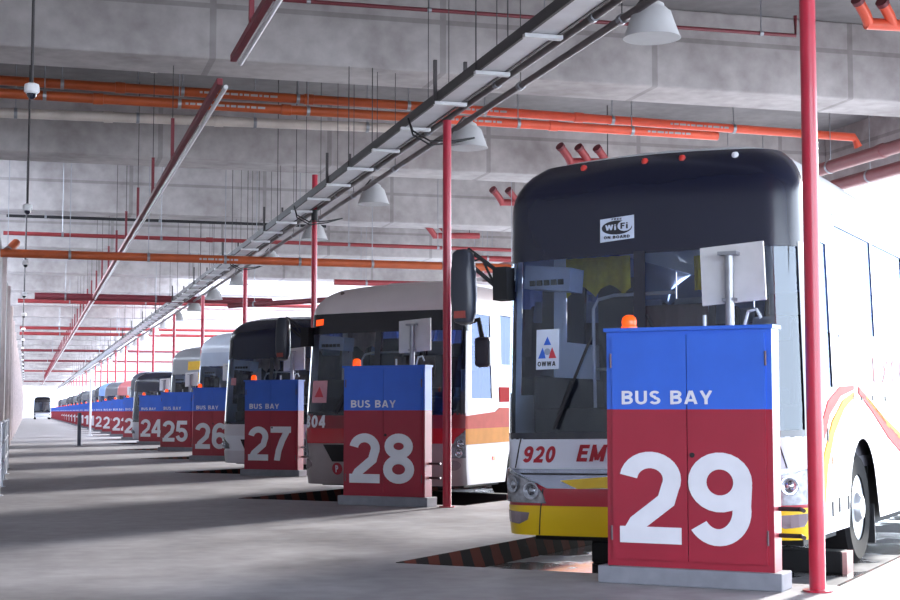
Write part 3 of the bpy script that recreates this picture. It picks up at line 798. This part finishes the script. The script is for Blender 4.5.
# ---- bus 804 in bay 28
m_beige = cloth('curtain_beige', '#c0aca8')
bwhite28 = M('bus_pinkish_white', '#cfc3c4', .35, 0, .04, 2, coat=.2)
ps = [(t, z) for t, z in ell(-.62, .56, .085, .085)]
cfg = dict(body=('bus_pinkish_white', '#cfc3c4'), head=('black_header', '#181620'), ws=(1.35, 2.52), tw=1.33, H=3.2, zr=2.78, RF=.75, rake=.1, head_top=2.79, W=1.28, curt=m_beige,
    bands=[('front_panel', -1.38, 1.38, 1.12, 1.34, M('bus_dark_red', '#7f1526', .3, 0, .04, 3, coat=.2), .008), ('grille_panel', -1.38, 1.38, .92, 1.13, M('bus_bright_red', '#b01a2a', .25, 0, .04, 3, coat=.3), .012),
           ('bumper', -1.4, 1.4, .335, .92, M('bus_grey_bumper', '#8f8587', .4, 0, .05), .006)],
    polys=[('air_intake', [(-.86, .9), (.86, .9), (.7, .66), (-.7, .66)], m_under, .014), ('badge', ps, M('badge_red', '#9c1c30', .5), .014),
           ('route_light', [(-1.12, 2.62), (-.98, 2.63), (-.98, 2.72), (-1.12, 2.71)], m_amber, .012),
           ('fog_light', ell(-1.18, .62, .11, .07), M('fog_lens', '#8c7f86', .15, .4), .012), ('fog_light', ell(1.18, .62, .11, .07), M('fog_lens', '#8c7f86', .15, .4), .012),
           ('sticker', [(-1.1, 1.5), (-.84, 1.5), (-.84, 1.82), (-1.1, 1.82)], M('sticker_pink', '#c9909c', .6), .012),
           ('sticker_triangle', [(-1.05, 1.58), (-.89, 1.58), (-.97, 1.73)], rdd, .016)],
    texts=[('fleet_number', '804', -1.22, -.83, 1.14, 1.32, m_white, 0, .013), ('badge_lettering', 'P', -.645, -.595, .51, .61, wl, 0, .018)],
    lamp=[(1.36, 1.1), (1.36, .72), (1.12, .72), (1.16, .85), (1.22, 1.0)], lamp_round=[(1.27, .92), (1.25, .79)], lamp_r=.06,
    wipers=[(-.7, 1.38, -.5, 1.62, -.35, 1.9), (.5, 1.38, .2, 1.7, .1, 2.0)], mirrors=[(-1, 'ear'), (1, 'drop')], markers=[(-.9, M('marker_lens_dark', '#4a3a3c', .3), 'marker_light')])
r804, b804 = make_bus(1, -.42, 1.70, cfg, 'pinkish white bus with red front band numbered 804 behind cabinet 28', roll=.3)
so = M('livery_orange', '#dc9038', .8, spec=.2); sp_ = M('livery_pink', '#b80820', .85, spec=.06); slp = M('livery_salmon', '#cc5850', .8, spec=.15)
side_poly(b804, r804, 'orange_stripe', [(.3, .9), (6, .98), (6, 1.18), (.3, 1.12)], so)
side_poly(b804, r804, 'salmon_stripe', [(.3, 1.12), (6, 1.18), (6, 1.42), (1.45, 1.42), (1.3, 1.36), (.3, 1.3)], slp)
side_poly(b804, r804, 'red_stripe', [(1.45, 1.5), (6, 1.6), (6, 1.75), (1.45, 1.72)], sp_)
side_poly(b804, r804, 'side_marker', [(1.2, .66), (1.28, .66), (1.28, .72), (1.2, .72)], m_amber)
# roof air conditioner
bm = B()
prism(bm, [(-.7, 1.6), (.75, 1.6), (.85, 2.2), (.85, 4.4), (-.85, 4.4), (-.85, 2.2)], 3.12, 3.34)
ac = finish(bm, 'air_conditioner', bwhite28, r804, bevel=.06)
bm = B()
for i in range(12): box2(bm, (-.0+i*.06, 1.585, 3.2), (.03+i*.06, 1.62, 3.3))
finish(bm, 'vent', m_under, ac)

# ---- generic liveries for the rest
def generic(n, cu, v0, H, bodyc, headc, lowc, label, detail=1, curt=None, mirrors=(), texts=(), head_top=None, extra_polys=(), sg=None, rake=.08):
    zr = H-.42
    bn = 'bus_body_' + bodyc[0]; hn = 'bus_header_' + headc[0]; ln_ = 'bus_lower_' + lowc[0]
    lm = M(ln_, lowc[1], .35, 0, .04, 3, coat=.2)
    k = H/3.45
    cfg = dict(body=(bn, bodyc[1]), head=(hn, headc[1]), ws=(1.22*k, 2.6*k), side=(1.95*k, 2.8*k), tw=1.3, H=H, zr=zr, RF=.6, rake=rake, curt=curt or m_beige,
        bands=[('front_panel', -1.38, 1.38, .94*k, 1.19*k, lm, .008), ('bumper', -1.4, 1.4, .335, .62*k, lm, .012)],
        polys=[('grille', [(-.6, .66*k), (.6, .66*k), (.7, .86*k), (-.7, .86*k)], m_under, .012)] + list(extra_polys),
        texts=list(texts), lamp=[(1.38, .9*k), (1.38, .66*k), (.98, .66*k), (1.0, .76*k), (1.15, .86*k)], lamp_round=[(1.25, .76*k), (1.1, .73*k)], lamp_r=.06*k,
        wipers=[(-.7, 1.28*k, -.5, 1.6*k, -.35, 1.9*k), (.5, 1.28*k, .2, 1.7*k, .1, 2.0*k)], mirrors=list(mirrors), markers=[])
    if head_top: cfg['head_top'] = head_top
    return make_bus(n, cu, v0, cfg, label, detail=detail)
generic(2, -.42, 1.6, 3.25, ('white', '#dfe3ea'), ('ink_navy', '#1d2136'), ('white', '#d0cfd6'), 'white lower bus with dark ink roof and blue glass in bay 27', 1,
        extra_polys=[('sticker', [(-1.02, 1.9), (-.9, 1.9), (-.9, 2.05), (-1.02, 2.05)], M('sticker_pink', '#c9909c', .6), .012)])
generic(3, .1, 1.6, 3.4, ('silver_white', '#c8d0de'), ('silver_white', '#b4c0d4'), ('silver_white2', '#c0c8d8'), 'silver white bus with rounded pale header in bay 26', 1, head_top=2.9)
r25, b25 = generic(4, .25, 1.6, 3.4, ('ash_grey', '#b0b0b4'), ('ash_grey', '#8f9096'), ('ash_grey2', '#a0a0a4'), 'grey bus with yellow destination sign in bay 25', 1,
        extra_polys=[('destination_sign', [(-.45, 2.68), (.3, 2.7), (.3, 2.98), (-.45, 2.95)], M('sign_yellow', '#e0b020', .5), .014), ('destination_sign', [(-.5, 2.3), (.3, 2.3), (.3, 2.6), (-.5, 2.6)], M('sign_yellow', '#e0b020', .5), .014)],
        texts=[])
generic(5, -.42, 1.6, 2.85, ('pale_grey', '#aeb4c4'), ('midnight', '#1d2238'), ('pale_grey2', '#b4b8c4'), 'low bus with midnight blue roof in bay 24', 1)
generic(7, .1, 1.6, 2.9, ('coral_red', '#cc6a6c'), ('coral_red', '#c8787c'), ('coral_red', '#b04a50'), 'coral red bus with pale front in bay 22', 0, mirrors=())
generic(9, .0, 1.6, 3.1, ('sky_blue', '#b4cdf4'), ('sky_blue', '#86aaf0'), ('sky_blue2', '#a8c4f0'), 'sky blue and white bus in bay 20', 0, mirrors=())
generic(11, .0, 1.6, 3.0, ('white', '#dfe3ea'), ('pewter', '#70747e'), ('white', '#d0cfd6'), 'white bus with pewter header in bay 18', 0, mirrors=())
generic(13, .0, 1.6, 3.1, ('pale_grey', '#aeb4c4'), ('slate', '#4a4e5a'), ('pale_grey2', '#b4b8c4'), 'pale grey bus with slate header in bay 16', 0, mirrors=())
generic(16, .0, 1.6, 3.0, ('brick', '#a05a58'), ('slate', '#4a4e5a'), ('brick', '#904a4c'), 'brick red bus with slate header far down in bay 13', 0, mirrors=())

white_far = [o for o in COL.objects if o.get('label') == 'white bus with pewter header in bay 18'][0]
grey_far = [o for o in COL.objects if o.get('label') == 'pale grey bus with slate header in bay 16'][0]
for n, src, lb in ((6, grey_far, 'pale grey bus with slate header in bay 23, behind the low bus'), (8, white_far, 'white bus with pewter header in bay 21'), (10, grey_far, 'pale grey bus with slate header in bay 19'),
                   (12, white_far, 'white bus with pewter header in bay 17'), (14, grey_far, 'pale grey bus with slate header in bay 15'), (15, white_far, 'white bus with pewter header in bay 14'),
                   (18, grey_far, 'tiny pale grey bus in bay 11'), (20, white_far, 'tiny white bus in bay 9'), (23, grey_far, 'tiny pale grey bus in bay 6')):
    c = clone(src); c.location = L(n, .15 if n % 4 else -.1, 1.6, PIT); c['label'] = lb

# wheel stops in the bays
for n in range(0, 6):
    r = empty('wheel_stop', L(n, -.12, 3.02, PIT), -PH, 'black wheel stop beam with a pale end across bay %d under the bus' % (NB-n), 'wheel stop', 'wheel stops in the bays')
    bm = B(); box2(bm, (-1.06, -.13, 0), (1.2, .13, .19)); finish(bm, 'beam', m_under, r, bevel=.015)
    bm = B(); box2(bm, (1.2, -.12, 0), (1.24, .12, .185)); finish(bm, 'end_cap', M('stop_end_pink', '#d8a8a4', .6), r)

# ------------------------------------------------------------------ cable tray with conduits
m_tray = M('tray_pale', '#d6d6da', .5, .2, .08, 3); m_trayd = M('tray_dark', '#4a4648', .6, .3)
m_cond = M('conduit_grey', '#6a6163', .45, .4, .12, 5)
YT0, YT1 = 8.0, 262.0
tr = empty('cable_tray', (4.88, 8, 4.95), 0, 'long pale cable tray hung under the beams, running above the red poles', 'cable tray')
bm = B(); box2(bm, (-.14, 0, .0), (.14, YT1-YT0, .012)); finish(bm, 'tray_bed', m_tray, tr)
for x in (-.155, .155):
    bm = B(); box2(bm, (x-.015, 0, -.01), (x+.015, YT1-YT0, .11)); finish(bm, 'side_rail', m_trayd, tr)
bm = B()
for x, z in ((-.08, .04), (-.03, .04), (.03, .045), (.08, .04)): tube(bm, [(x, 0, z), (x, YT1-YT0, z)], .022, 6)
finish(bm, 'cable_bundle', m_dark, tr)
y0 = 13.9-1.7*3; k = 0; cb = None; hr = None; cs = None
while k < 95:
    y = y0 + 1.7*k - 8
    if y > 0:
        if cb is None:
            bm = B(); box2(bm, (-.2, -.04, -.05), (.2, .04, -.01)); cb = finish(bm, 'crossbar', M('crossbar_white', '#d6d6d8', .45, .2), tr); c = cb
            bm = B(); tube(bm, [(-.185, 0, -.03), (-.185, 0, 2.87)], .008, 6); tube(bm, [(.185, 0, -.03), (.185, 0, 2.87)], .008, 6); hr = finish(bm, 'hanger_rod', m_trayd, tr)
            bm = B(); box2(bm, (-.21, -.02, -.04), (-.17, .02, .5)); box2(bm, (.17, -.02, -.04), (.21, .02, .5)); cs = finish(bm, 'strut', m_trayd, tr); h = hr; s_ = cs
        else:
            c = cb.copy(); COL.objects.link(c)
            h = hr.copy() if k % 4 == 0 else None
            if h: COL.objects.link(h)
            s_ = cs.copy() if k % 4 == 1 else None
            if s_: COL.objects.link(s_)
        for o in (c, h, s_):
            if o: o.location = (0, y, 0)
        if h: h.scale.z = (soffit(y+8) - 4.92)/2.9
    k += 1
for x, r_, nm in ((5.19, .038, 'inner'), (5.48, .038, 'outer')):
    p = empty('conduit', (x, 8, 4.99), 0, 'grey conduit pipe running beside the cable tray, %s of the two' % ('nearer the tray' if nm == 'inner' else 'the one over the lamps'), 'pipe')
    bm = B(); tube(bm, [(0, 0, 0), (0, YT1-YT0, 0)], r_, 12); finish(bm, 'pipe', m_cond, p, True)
    cl = None
    for i in range(40):
        if cl is None:
            bm = B(); lathe(bm, [(r_+.001, -.05), (r_+.014, -.045), (r_+.014, .045), (r_+.001, .05)], (0, 0, 0), 12, 'y'); cl = finish(bm, 'clamp', m_steel, p); c = cl
        else: c = cl.copy(); COL.objects.link(c)
        c.location = (0, 2.2 + i*3.1, 0)
        if i < 14:
            bm = B(); tube(bm, [(0, 2.2+i*3.1, r_), (0, 2.2+i*3.1, soffit(10.2+i*3.1)-4.99)], .006, 6); finish(bm, 'hanger_rod', m_trayd, p)
# drooping wires at tray junctions
for k, (y, nm) in enumerate(((18.6, 'above the second red pole'), (27.2, 'above the third red pole'), (36.5, 'farther along'))):
    bm = B()
    for j in range(2):
        tube(bm, [(4.68, y, 4.98), (4.72, y-.1, 4.80-.05*j), (4.95, y-.1, 4.68-.05*j), (5.3, y, 4.72-.03*j), (5.62, y+.15, 4.8)], .012, 6)
    tag(finish(bm, 'loose_cable', m_dark, None, True), 'black cables drooping from the tray to a lamp, ' + nm, 'cable')

# ------------------------------------------------------------------ lamps
m_shade = M('lamp_shade_grey', '#c3c2c4', .5, .0, .04); m_in = M('lamp_inner_white', '#e9e9ec', .4)
lp = None
ylist = [13.0, 19.2, 24.9, 30.4]
while ylist[-1] < 150: ylist.append(ylist[-1] + 5.75)
for i, y in enumerate(ylist):
    lab = {0: 'large grey bell lamp shade nearest the camera, left of the tall red pole', 1: 'grey bell lamp shade just beyond the second red pole', 2: 'third grey bell lamp shade along the conduits', 3: 'fourth grey bell lamp shade along the conduits, beside the third red pole'}.get(i, 'small distant bell lamp shade in the row under the conduits')
    if lp is None:
        lp = empty('bay_lamp', (5.66, y, 4.74), 0, lab, 'lamp', 'bell lamps along the conduits')
        bm = B(); lathe(bm, [(.275, 0), (.265, .02), (.225, .13), (.185, .25), (.14, .29), (.14, .292), (.175, .245), (.215, .125), (.255, .018), (.268, -.002), (.275, 0)], (0, 0, 0), 32)
        finish(bm, 'lamp_shade', m_shade, lp, True)
        bm = B(); lathe(bm, [(.13, .285), (.12, .33), (.07, .36), (.05, .42), (.001, .43)], (0, 0, 0), 20); finish(bm, 'ballast', m_shade, lp, True)
        bm = B(); lathe(bm, [(.001, .08), (.05, .1), (.06, .16), (.04, .26), (.001, .28)], (0, 0, 0), 16); finish(bm, 'bulb', m_in, lp, True)
        bm = B(); tube(bm, [(0, 0, .41), (-.06, 0, .42), (-.16, 0, .29)], .014, 6); finish(bm, 'stem', m_trayd, lp)
        l = lp
    else:
        l = clone(lp); l['label'] = lab
        l.location = (5.66, y, 4.74)
    if i > 3: l['group'] = 'distant bell lamps along the conduits'

# ------------------------------------------------------------------ pipes under the roof
m_or = M('pipe_orange', '#ac4e24', .45, 0, .12, 3); m_rd = M('pipe_red', '#903236', .45, 0, .12, 3); m_dr = M('pipe_dark_red', '#6e2630', .5, 0, .1, 3)
m_co = M('pipe_coral', '#e0583c', .4, 0, .1, 3); m_gal = M('pipe_pale', '#d8cec6', .45, .2, .15, 2)
ROOF = 7.82
def pipe(name, pts, r, mat, label, cat='pipe', hang=(), marks=(), flanges=()):
    pts = [Vector(p) for p in pts]
    p = empty(name, pts[0], 0, label, cat)
    o = pts[0]
    bm = B(); tube(bm, [q-o for q in pts], r, 14); finish(bm, 'pipe', mat, p, True)
    d = (pts[1]-pts[0]).normalized()
    for h in hang:
        c = d*h; bm = B()
        seg = [c - d*.03, c + d*.03]; tube(bm, seg, r+.012, 14); tube(bm, [c+Vector((0, 0, r)), c+Vector((0, 0, soffit((o+c).y) - (o+c).z))], .01, 6)
        finish(bm, 'clamp', m_steel, p)
    for f in flanges:
        c = d*f; bm = B(); tube(bm, [c-d*.09, c-d*.085, c+d*.085, c+d*.09], r, 14, rs=[r, r+.015, r+.015, r]); finish(bm, 'coupling', mat, p, True)
    for a, b_ in marks:
        bm = B(); side = Vector((0, -1, 0)) if abs(d.x) > .5 else Vector((-1, 0, 0))
        k = 0; x = a
        while x < b_:
            w = .05 + .04*((k*7) % 3); c = d*(x+w/2) + side*(r+.001) + Vector((0, 0, -r*.1))
            box(bm, c, (w if abs(d.x) > .5 else .01, .01 if abs(d.x) > .5 else w, r*.45)); x += w + .03; k += 1
        finish(bm, 'marking', M('marking_white', '#a8a8aa', .6), p)
    return p
rng = lambda a, b, s: [a + s*i for i in range(int((b-a)/s)+1)]
pipe('fire_pipe', [(-.6, 27, 6.97), (7.1, 27, 6.93)], .085, m_or, 'upper orange fire pipe crossing at left behind the first beam', hang=rng(1.1, 7.5, 2.1), marks=((3.5, 4.9),), flanges=(2.1, 5.5))
pipe('fire_pipe', [(7.1, 27, 6.93), (16.2, 27, 6.8), (16.3, 27, 6.6)], .085, m_co, 'upper coral fire pipe crossing at right above bus 920', hang=rng(1.2, 8.5, 2.6), marks=((.2, 1.6), (5.0, 6.2)), flanges=(3.1,))
pipe('fire_pipe', [(-.6, 26.5, 6.64), (7.1, 26.5, 6.61)], .085, m_or, 'lower orange fire pipe crossing at left behind the first beam', hang=rng(.8, 7.5, 2.3), marks=((3.2, 4.6),), flanges=(1.7, 5.0))
pipe('fire_pipe', [(7.1, 26.5, 6.61), (12.9, 26.5, 6.57)], .085, m_co, 'lower coral fire pipe crossing at right above bus 920', hang=rng(1.7, 5.5, 2.3), marks=((.1, 1.3), (4.3, 5.2)), flanges=(2.4,))
pipe('drain_pipe', [(-.6, 29, 6.78), (7.1, 29, 6.88)], .095, m_gal, 'pale grey pipe below the orange pipes, crossing to the cable tray', hang=rng(.3, 7.4, 2.25), flanges=(2.0, 4.1))
pipe('sprinkler_pipe', [(3.2, 21, 7.09), (11.6, 21, 7.13), (11.6, 21, 7.45)], .03, m_dr, 'thin dark red pipe along the face of the nearest beam', hang=rng(.6, 8, 1.8))
pipe('sprinkler_pipe', [(-.62, 38, 5.55), (14.5, 38, 5.50)], .05, m_rd, 'thin red pipe above the big orange pipe, mid ceiling', hang=rng(1.4, 14, 2.4), flanges=(5.0,))
pipe('fire_pipe', [(-.62, 34.8, 4.73), (12.5, 34.8, 4.70)], .095, m_or, 'big orange pipe crossing low beneath the cable tray', hang=rng(1.5, 12, 1.75), marks=((4.4, 5.3),))
pipe('fire_pipe', [(-.5, 34.8, 4.73), (-.3, 35.6, 5.05)], .1, m_or, 'short orange elbow at the left end of the low pipe', hang=(.15,))
pipe('conduit', [(-.6, 41.2, 6.38), (8, 41.2, 6.38)], .04, m_dark, 'thin black conduit under the third beam', hang=(1, 4, 7))
pipe('fire_pipe', [(.2, 52, 5.06), (8.2, 52, 5.03)], .12, m_dr, 'dark red pipe crossing far behind the orange pipe', hang=(1, 4, 7))
pipe('fire_pipe', [(6.5, 50.5, 4.75), (15.5, 43, 5.0)], .09, m_dr, 'dark red pipe slanting up to the right over bus 804', hang=(1, 5, 9))
for yy, zz, x1, mt, lb in ((62, 5.6, 17, m_rd, 'first'), (80, 5.2, 17, m_rd, 'second'), (82, 5.6, 12, m_rd, 'third'), (102, 5.2, 17.5, m_dr, 'fourth'), (126, 5.3, 17.5, m_dr, 'fifth'), (158, 5.3, 15, m_rd, 'sixth'), (212, 5.3, 15, m_dr, 'last')):
    pipe('fire_pipe', [(-.4, yy, zz), (x1, yy, zz)], .085, mt, '%s of the distant red pipes crossing the ceiling, counted away from the camera' % lb, hang=(2, 5))
for z, y, x0, lb in ((5.9, 44, 12.6, 'upper'), (5.6, 44.5, 12.6, 'middle'), (5.15, 45, 9.0, 'lower')):
    pipe('fire_pipe', [(x0, y, z), (18, y, z)], .09, m_rd, '%s of the red pipes seen behind the mirror of bus 920' % lb, hang=(1, 4))
# three branch stubs
def manifold(x, y, z, label, mat, dx=1.0, n=3):
    p = empty('pipe_manifold', (x, y, z), 0, label, 'pipe')
    bm = B(); tube(bm, [(0, 0, 0), (dx+.6, 0, .04)], .09, 14); finish(bm, 'header_pipe', mat, p, True)
    bm = B(); tube(bm, [(dx+.3, 0, .05), (dx+.3, 0, ROOF-z)], .012, 6); finish(bm, 'hanger_rod', m_trayd, p)
    for k in range(n):
        a = .05 + k*.42
        bm = B(); tube(bm, [(a, 0, 0), (a-.12, -.1, .12), (a-.3, -.2, .28)], .085, 12); finish(bm, 'branch_pipe', mat, p, True)
        bm = B(); tube(bm, [(a-.28, -.19, .26), (a-.33, -.22, .3)], .1, 12); finish(bm, 'end_cap', m_dr, p, True)
manifold(11.1, 30, 6.54, 'red pipe manifold with three branch stubs above the corner of bus 920', m_rd, .6)
manifold(12.25, 20, 7.12, 'orange red pipe manifold with branch stubs at the top right corner', m_co, 1.6, 2)
manifold(11.6, 36.4, 6.55, 'small pink red pipe manifold left of the bus 920 roof', m_rd, .8, 2)
manifold(11.3, 41.9, 6.3, 'distant red pipe manifold beside the second red pole', m_rd, .8, 2)
# pipes along the open edge
for x, z, lb in ((15.6, 6.15, 'upper'), (16.5, 6.0, 'lower')):
    pipe('edge_pipe', [(x, 5, z), (x, 59.5, z)], .13, M('pipe_dull_red', '#8a5254', .5, 0, .1, 3), '%s of two dull red pipes along the open right edge of the roof' % lb, hang=rng(3.5, 54, 4.6), flanges=rng(6, 54, 7))

# ------------------------------------------------------------------ red lighting rail at left
m_rail = M('rail_red', '#7e2532', .5, 0, .1, 4); m_tubew = M('tube_white', '#d8d6da', .35)
def rail(y0, y1, label, hs):
    p = empty('hanging_rail', (2.1, y0, 5.0), 0, label, 'rail', 'red hanging rails')
    bm = B(); box2(bm, (-.035, 0, 0), (.035, y1-y0, .08)); finish(bm, 'channel', m_rail, p, bevel=.006)
    bm = B(); tube(bm, [(.075, .02, -.015), (.075, y1-y0-.02, -.015)], .028, 8); finish(bm, 'white_tube', m_tubew, p, True)
    for h in hs:
        bm = B(); box2(bm, (-.05, h, .05), (.0, h+.05, .68)); hg = finish(bm, 'hanger', m_rail, p)
        if h < 60 or y0 < 12:
            bm = B(); tube(bm, [(-.025, h+.025, .66), (-.025, h+.025, soffit(y0+h)-5)], .007, 6); finish(bm, 'hanger_rod', m_trayd, hg)
rail(9.5, 16.15, 'nearest red hanging rail with white tube, cut by the top frame edge', (1.4, 5.1))
rail(17.35, 225, 'long red hanging rail with white tube running away at left', [5.65 + 3.7*i for i in range(46)])

# ------------------------------------------------------------------ dome cameras on rods
dc = None
for i in range(16):
    y = 16.6 + 9.85*i; x = -.01 - .035*i if i < 8 else -.3
    lab = 'nearest white dome camera hanging on a long dark rod at upper left' if i == 0 else ('second white dome camera on a rod, just under the second beam' if i == 1 else ('third white dome camera, below the big orange pipe' if i == 2 else 'small distant dome camera in the row along the left'))
    if dc is None:
        dc = empty('dome_camera', (x, y, 4.62), 0, lab, 'camera', 'dome cameras along the left')
        bm = B(); tube(bm, [(0, 0, .1), (0, 0, 3.2)], .017, 8); finish(bm, 'rod', m_trayd, dc, True)
        bm = B(); lathe(bm, [(.03, .12), (.075, .1), (.082, .07), (.082, .02), (.06, 0)], (0, 0, 0), 20); finish(bm, 'housing', m_in, dc, True)
        bm = B(); lathe(bm, [(.055, .005), (.05, -.03), (.03, -.055), (.001, -.065)], (0, 0, 0), 18); finish(bm, 'dome', m_blackgloss, dc, True)
        d = dc
    else:
        d = clone(dc); d['label'] = lab; d.location = (x, y, 4.62)
    if i > 2: d['group'] = 'distant dome cameras along the left'

sp = empty('fire_sprinkler', (1.95, 25.2, 6.9), 0, 'small sprinkler valve hanging above the orange pipes', 'sprinkler')
bm = B(); tube(bm, [(0, 0, 0), (0, 0, .92)], .012, 6); finish(bm, 'rod', m_trayd, sp)
bm = B(); lathe(bm, [(.07, -.03), (.08, 0), (.04, .05), (.02, .1)], (0, 0, 0), 12); tube(bm, [(-.15, 0, .02), (.15, 0, .06)], .02, 8); finish(bm, 'valve', m_gal, sp, True)

# ------------------------------------------------------------------ left railing, posts, far end
m_rw = M('railing_white', '#b8bac4', .4, .3)
rl = empty('guard_railing', (-.36, 22.5, 0), 0, 'pale steel guard railing at the far left edge of the walkway', 'railing')
for y in (0, 2.6, 5.2, 7.8, 10.4):
    bm = B(); tube(bm, [(0, y, 0), (0, y, 1.05)], .03, 10); f = finish(bm, 'post', m_rw, rl, True)
    bm = B(); lathe(bm, [(.07, 0), (.07, .015), (.03, .02)], (0, y, 0), 12); finish(bm, 'base_plate', m_rw, f)
for z in (.35, .7, 1.03):
    bm = B(); tube(bm, [(0, 0, z), (0, 10.4, z)], .022, 8); finish(bm, 'rail', m_rw, rl, True)
bl = empty('steel_bollard', (1.8, 54.0, 0), 0, 'dark steel bollard post standing alone on the walkway', 'bollard')
bm = B(); tube(bm, [(0, 0, .012), (0, 0, 1.15)], .065, 16); finish(bm, 'post', M('bollard_steel', '#5c6270', .4, .5), bl, True)
bm = B(); lathe(bm, [(.12, 0), (.12, .012), (.07, .014)], (0, 0, 0), 16); finish(bm, 'base_plate', m_steel, bl)
wp = empty('white_post', (3.05, 76.0, 0), 0, 'thin white post in front of the cabinet numbered 20', 'post')
bm = B(); tube(bm, [(0, 0, 0), (0, 0, 3.3)], .055, 12); finish(bm, 'shaft', m_in, wp, True)
bm = B(); lathe(bm, [(.13, 0), (.13, .05), (.055, .06)], (0, 0, 0), 14); finish(bm, 'foot', m_in, wp, True)

# far bus on the walkway and end building
cfgF = dict(body=('far_bus_grey', '#8c8c94'), head=('black_header', '#181620'), ws=(1.1, 2.6), tw=1.3, H=3.4, zr=2.95, bands=[('bumper', -1.4, 1.4, .335, .9, white, .012)], lamp=[(1.38, .9), (1.38, .66), (.98, .66), (1.0, .76), (1.15, .86)], lamp_round=[(1.25, .76)], mirrors=[])
rF, bF = make_bus(24, 0, 0, cfgF, 'small dark fronted bus standing at the far end of the walkway', detail=0)
rF.location = (2.4, 236, 0); rF.rotation_euler = (0, 0, 0); rF['group'] = 'bus at the far end'
bm = B(); box2(bm, (-30, 345, 0), (60, 346, 7)); tag(finish(bm, 'wall_back', M('far_wall_white', '#e2e2e2', .8)), kind='structure')

# outdoor bracket by the roof edge
hb = empty('cable_bracket', (19.6, 33.0, 5.0), 0, 'thin steel bracket with a cross bar outside the roof edge', 'bracket')
bm = B(); tube(bm, [(-.9, 0, 1.0), (3, 0, 1.0)], .03, 8); finish(bm, 'bar', m_steel, hb, True)
bm = B(); tube(bm, [(0, 0, 1.0), (0, 0, .55)], .04, 8); tube(bm, [(-.2, 0, .55), (1.2, 0, .55)], .03, 8); tube(bm, [(-.88, 0, 1.0), (-.88, 0, 1.46)], .03, 8); finish(bm, 'drop_arm', m_steel, hb, True)

for o in bpy.data.objects:                                         # purge materials of default colour slots
    if o.type == 'MESH' and o.parent is None and 'kind' not in o and 'label' not in o: print('untagged', o.name)
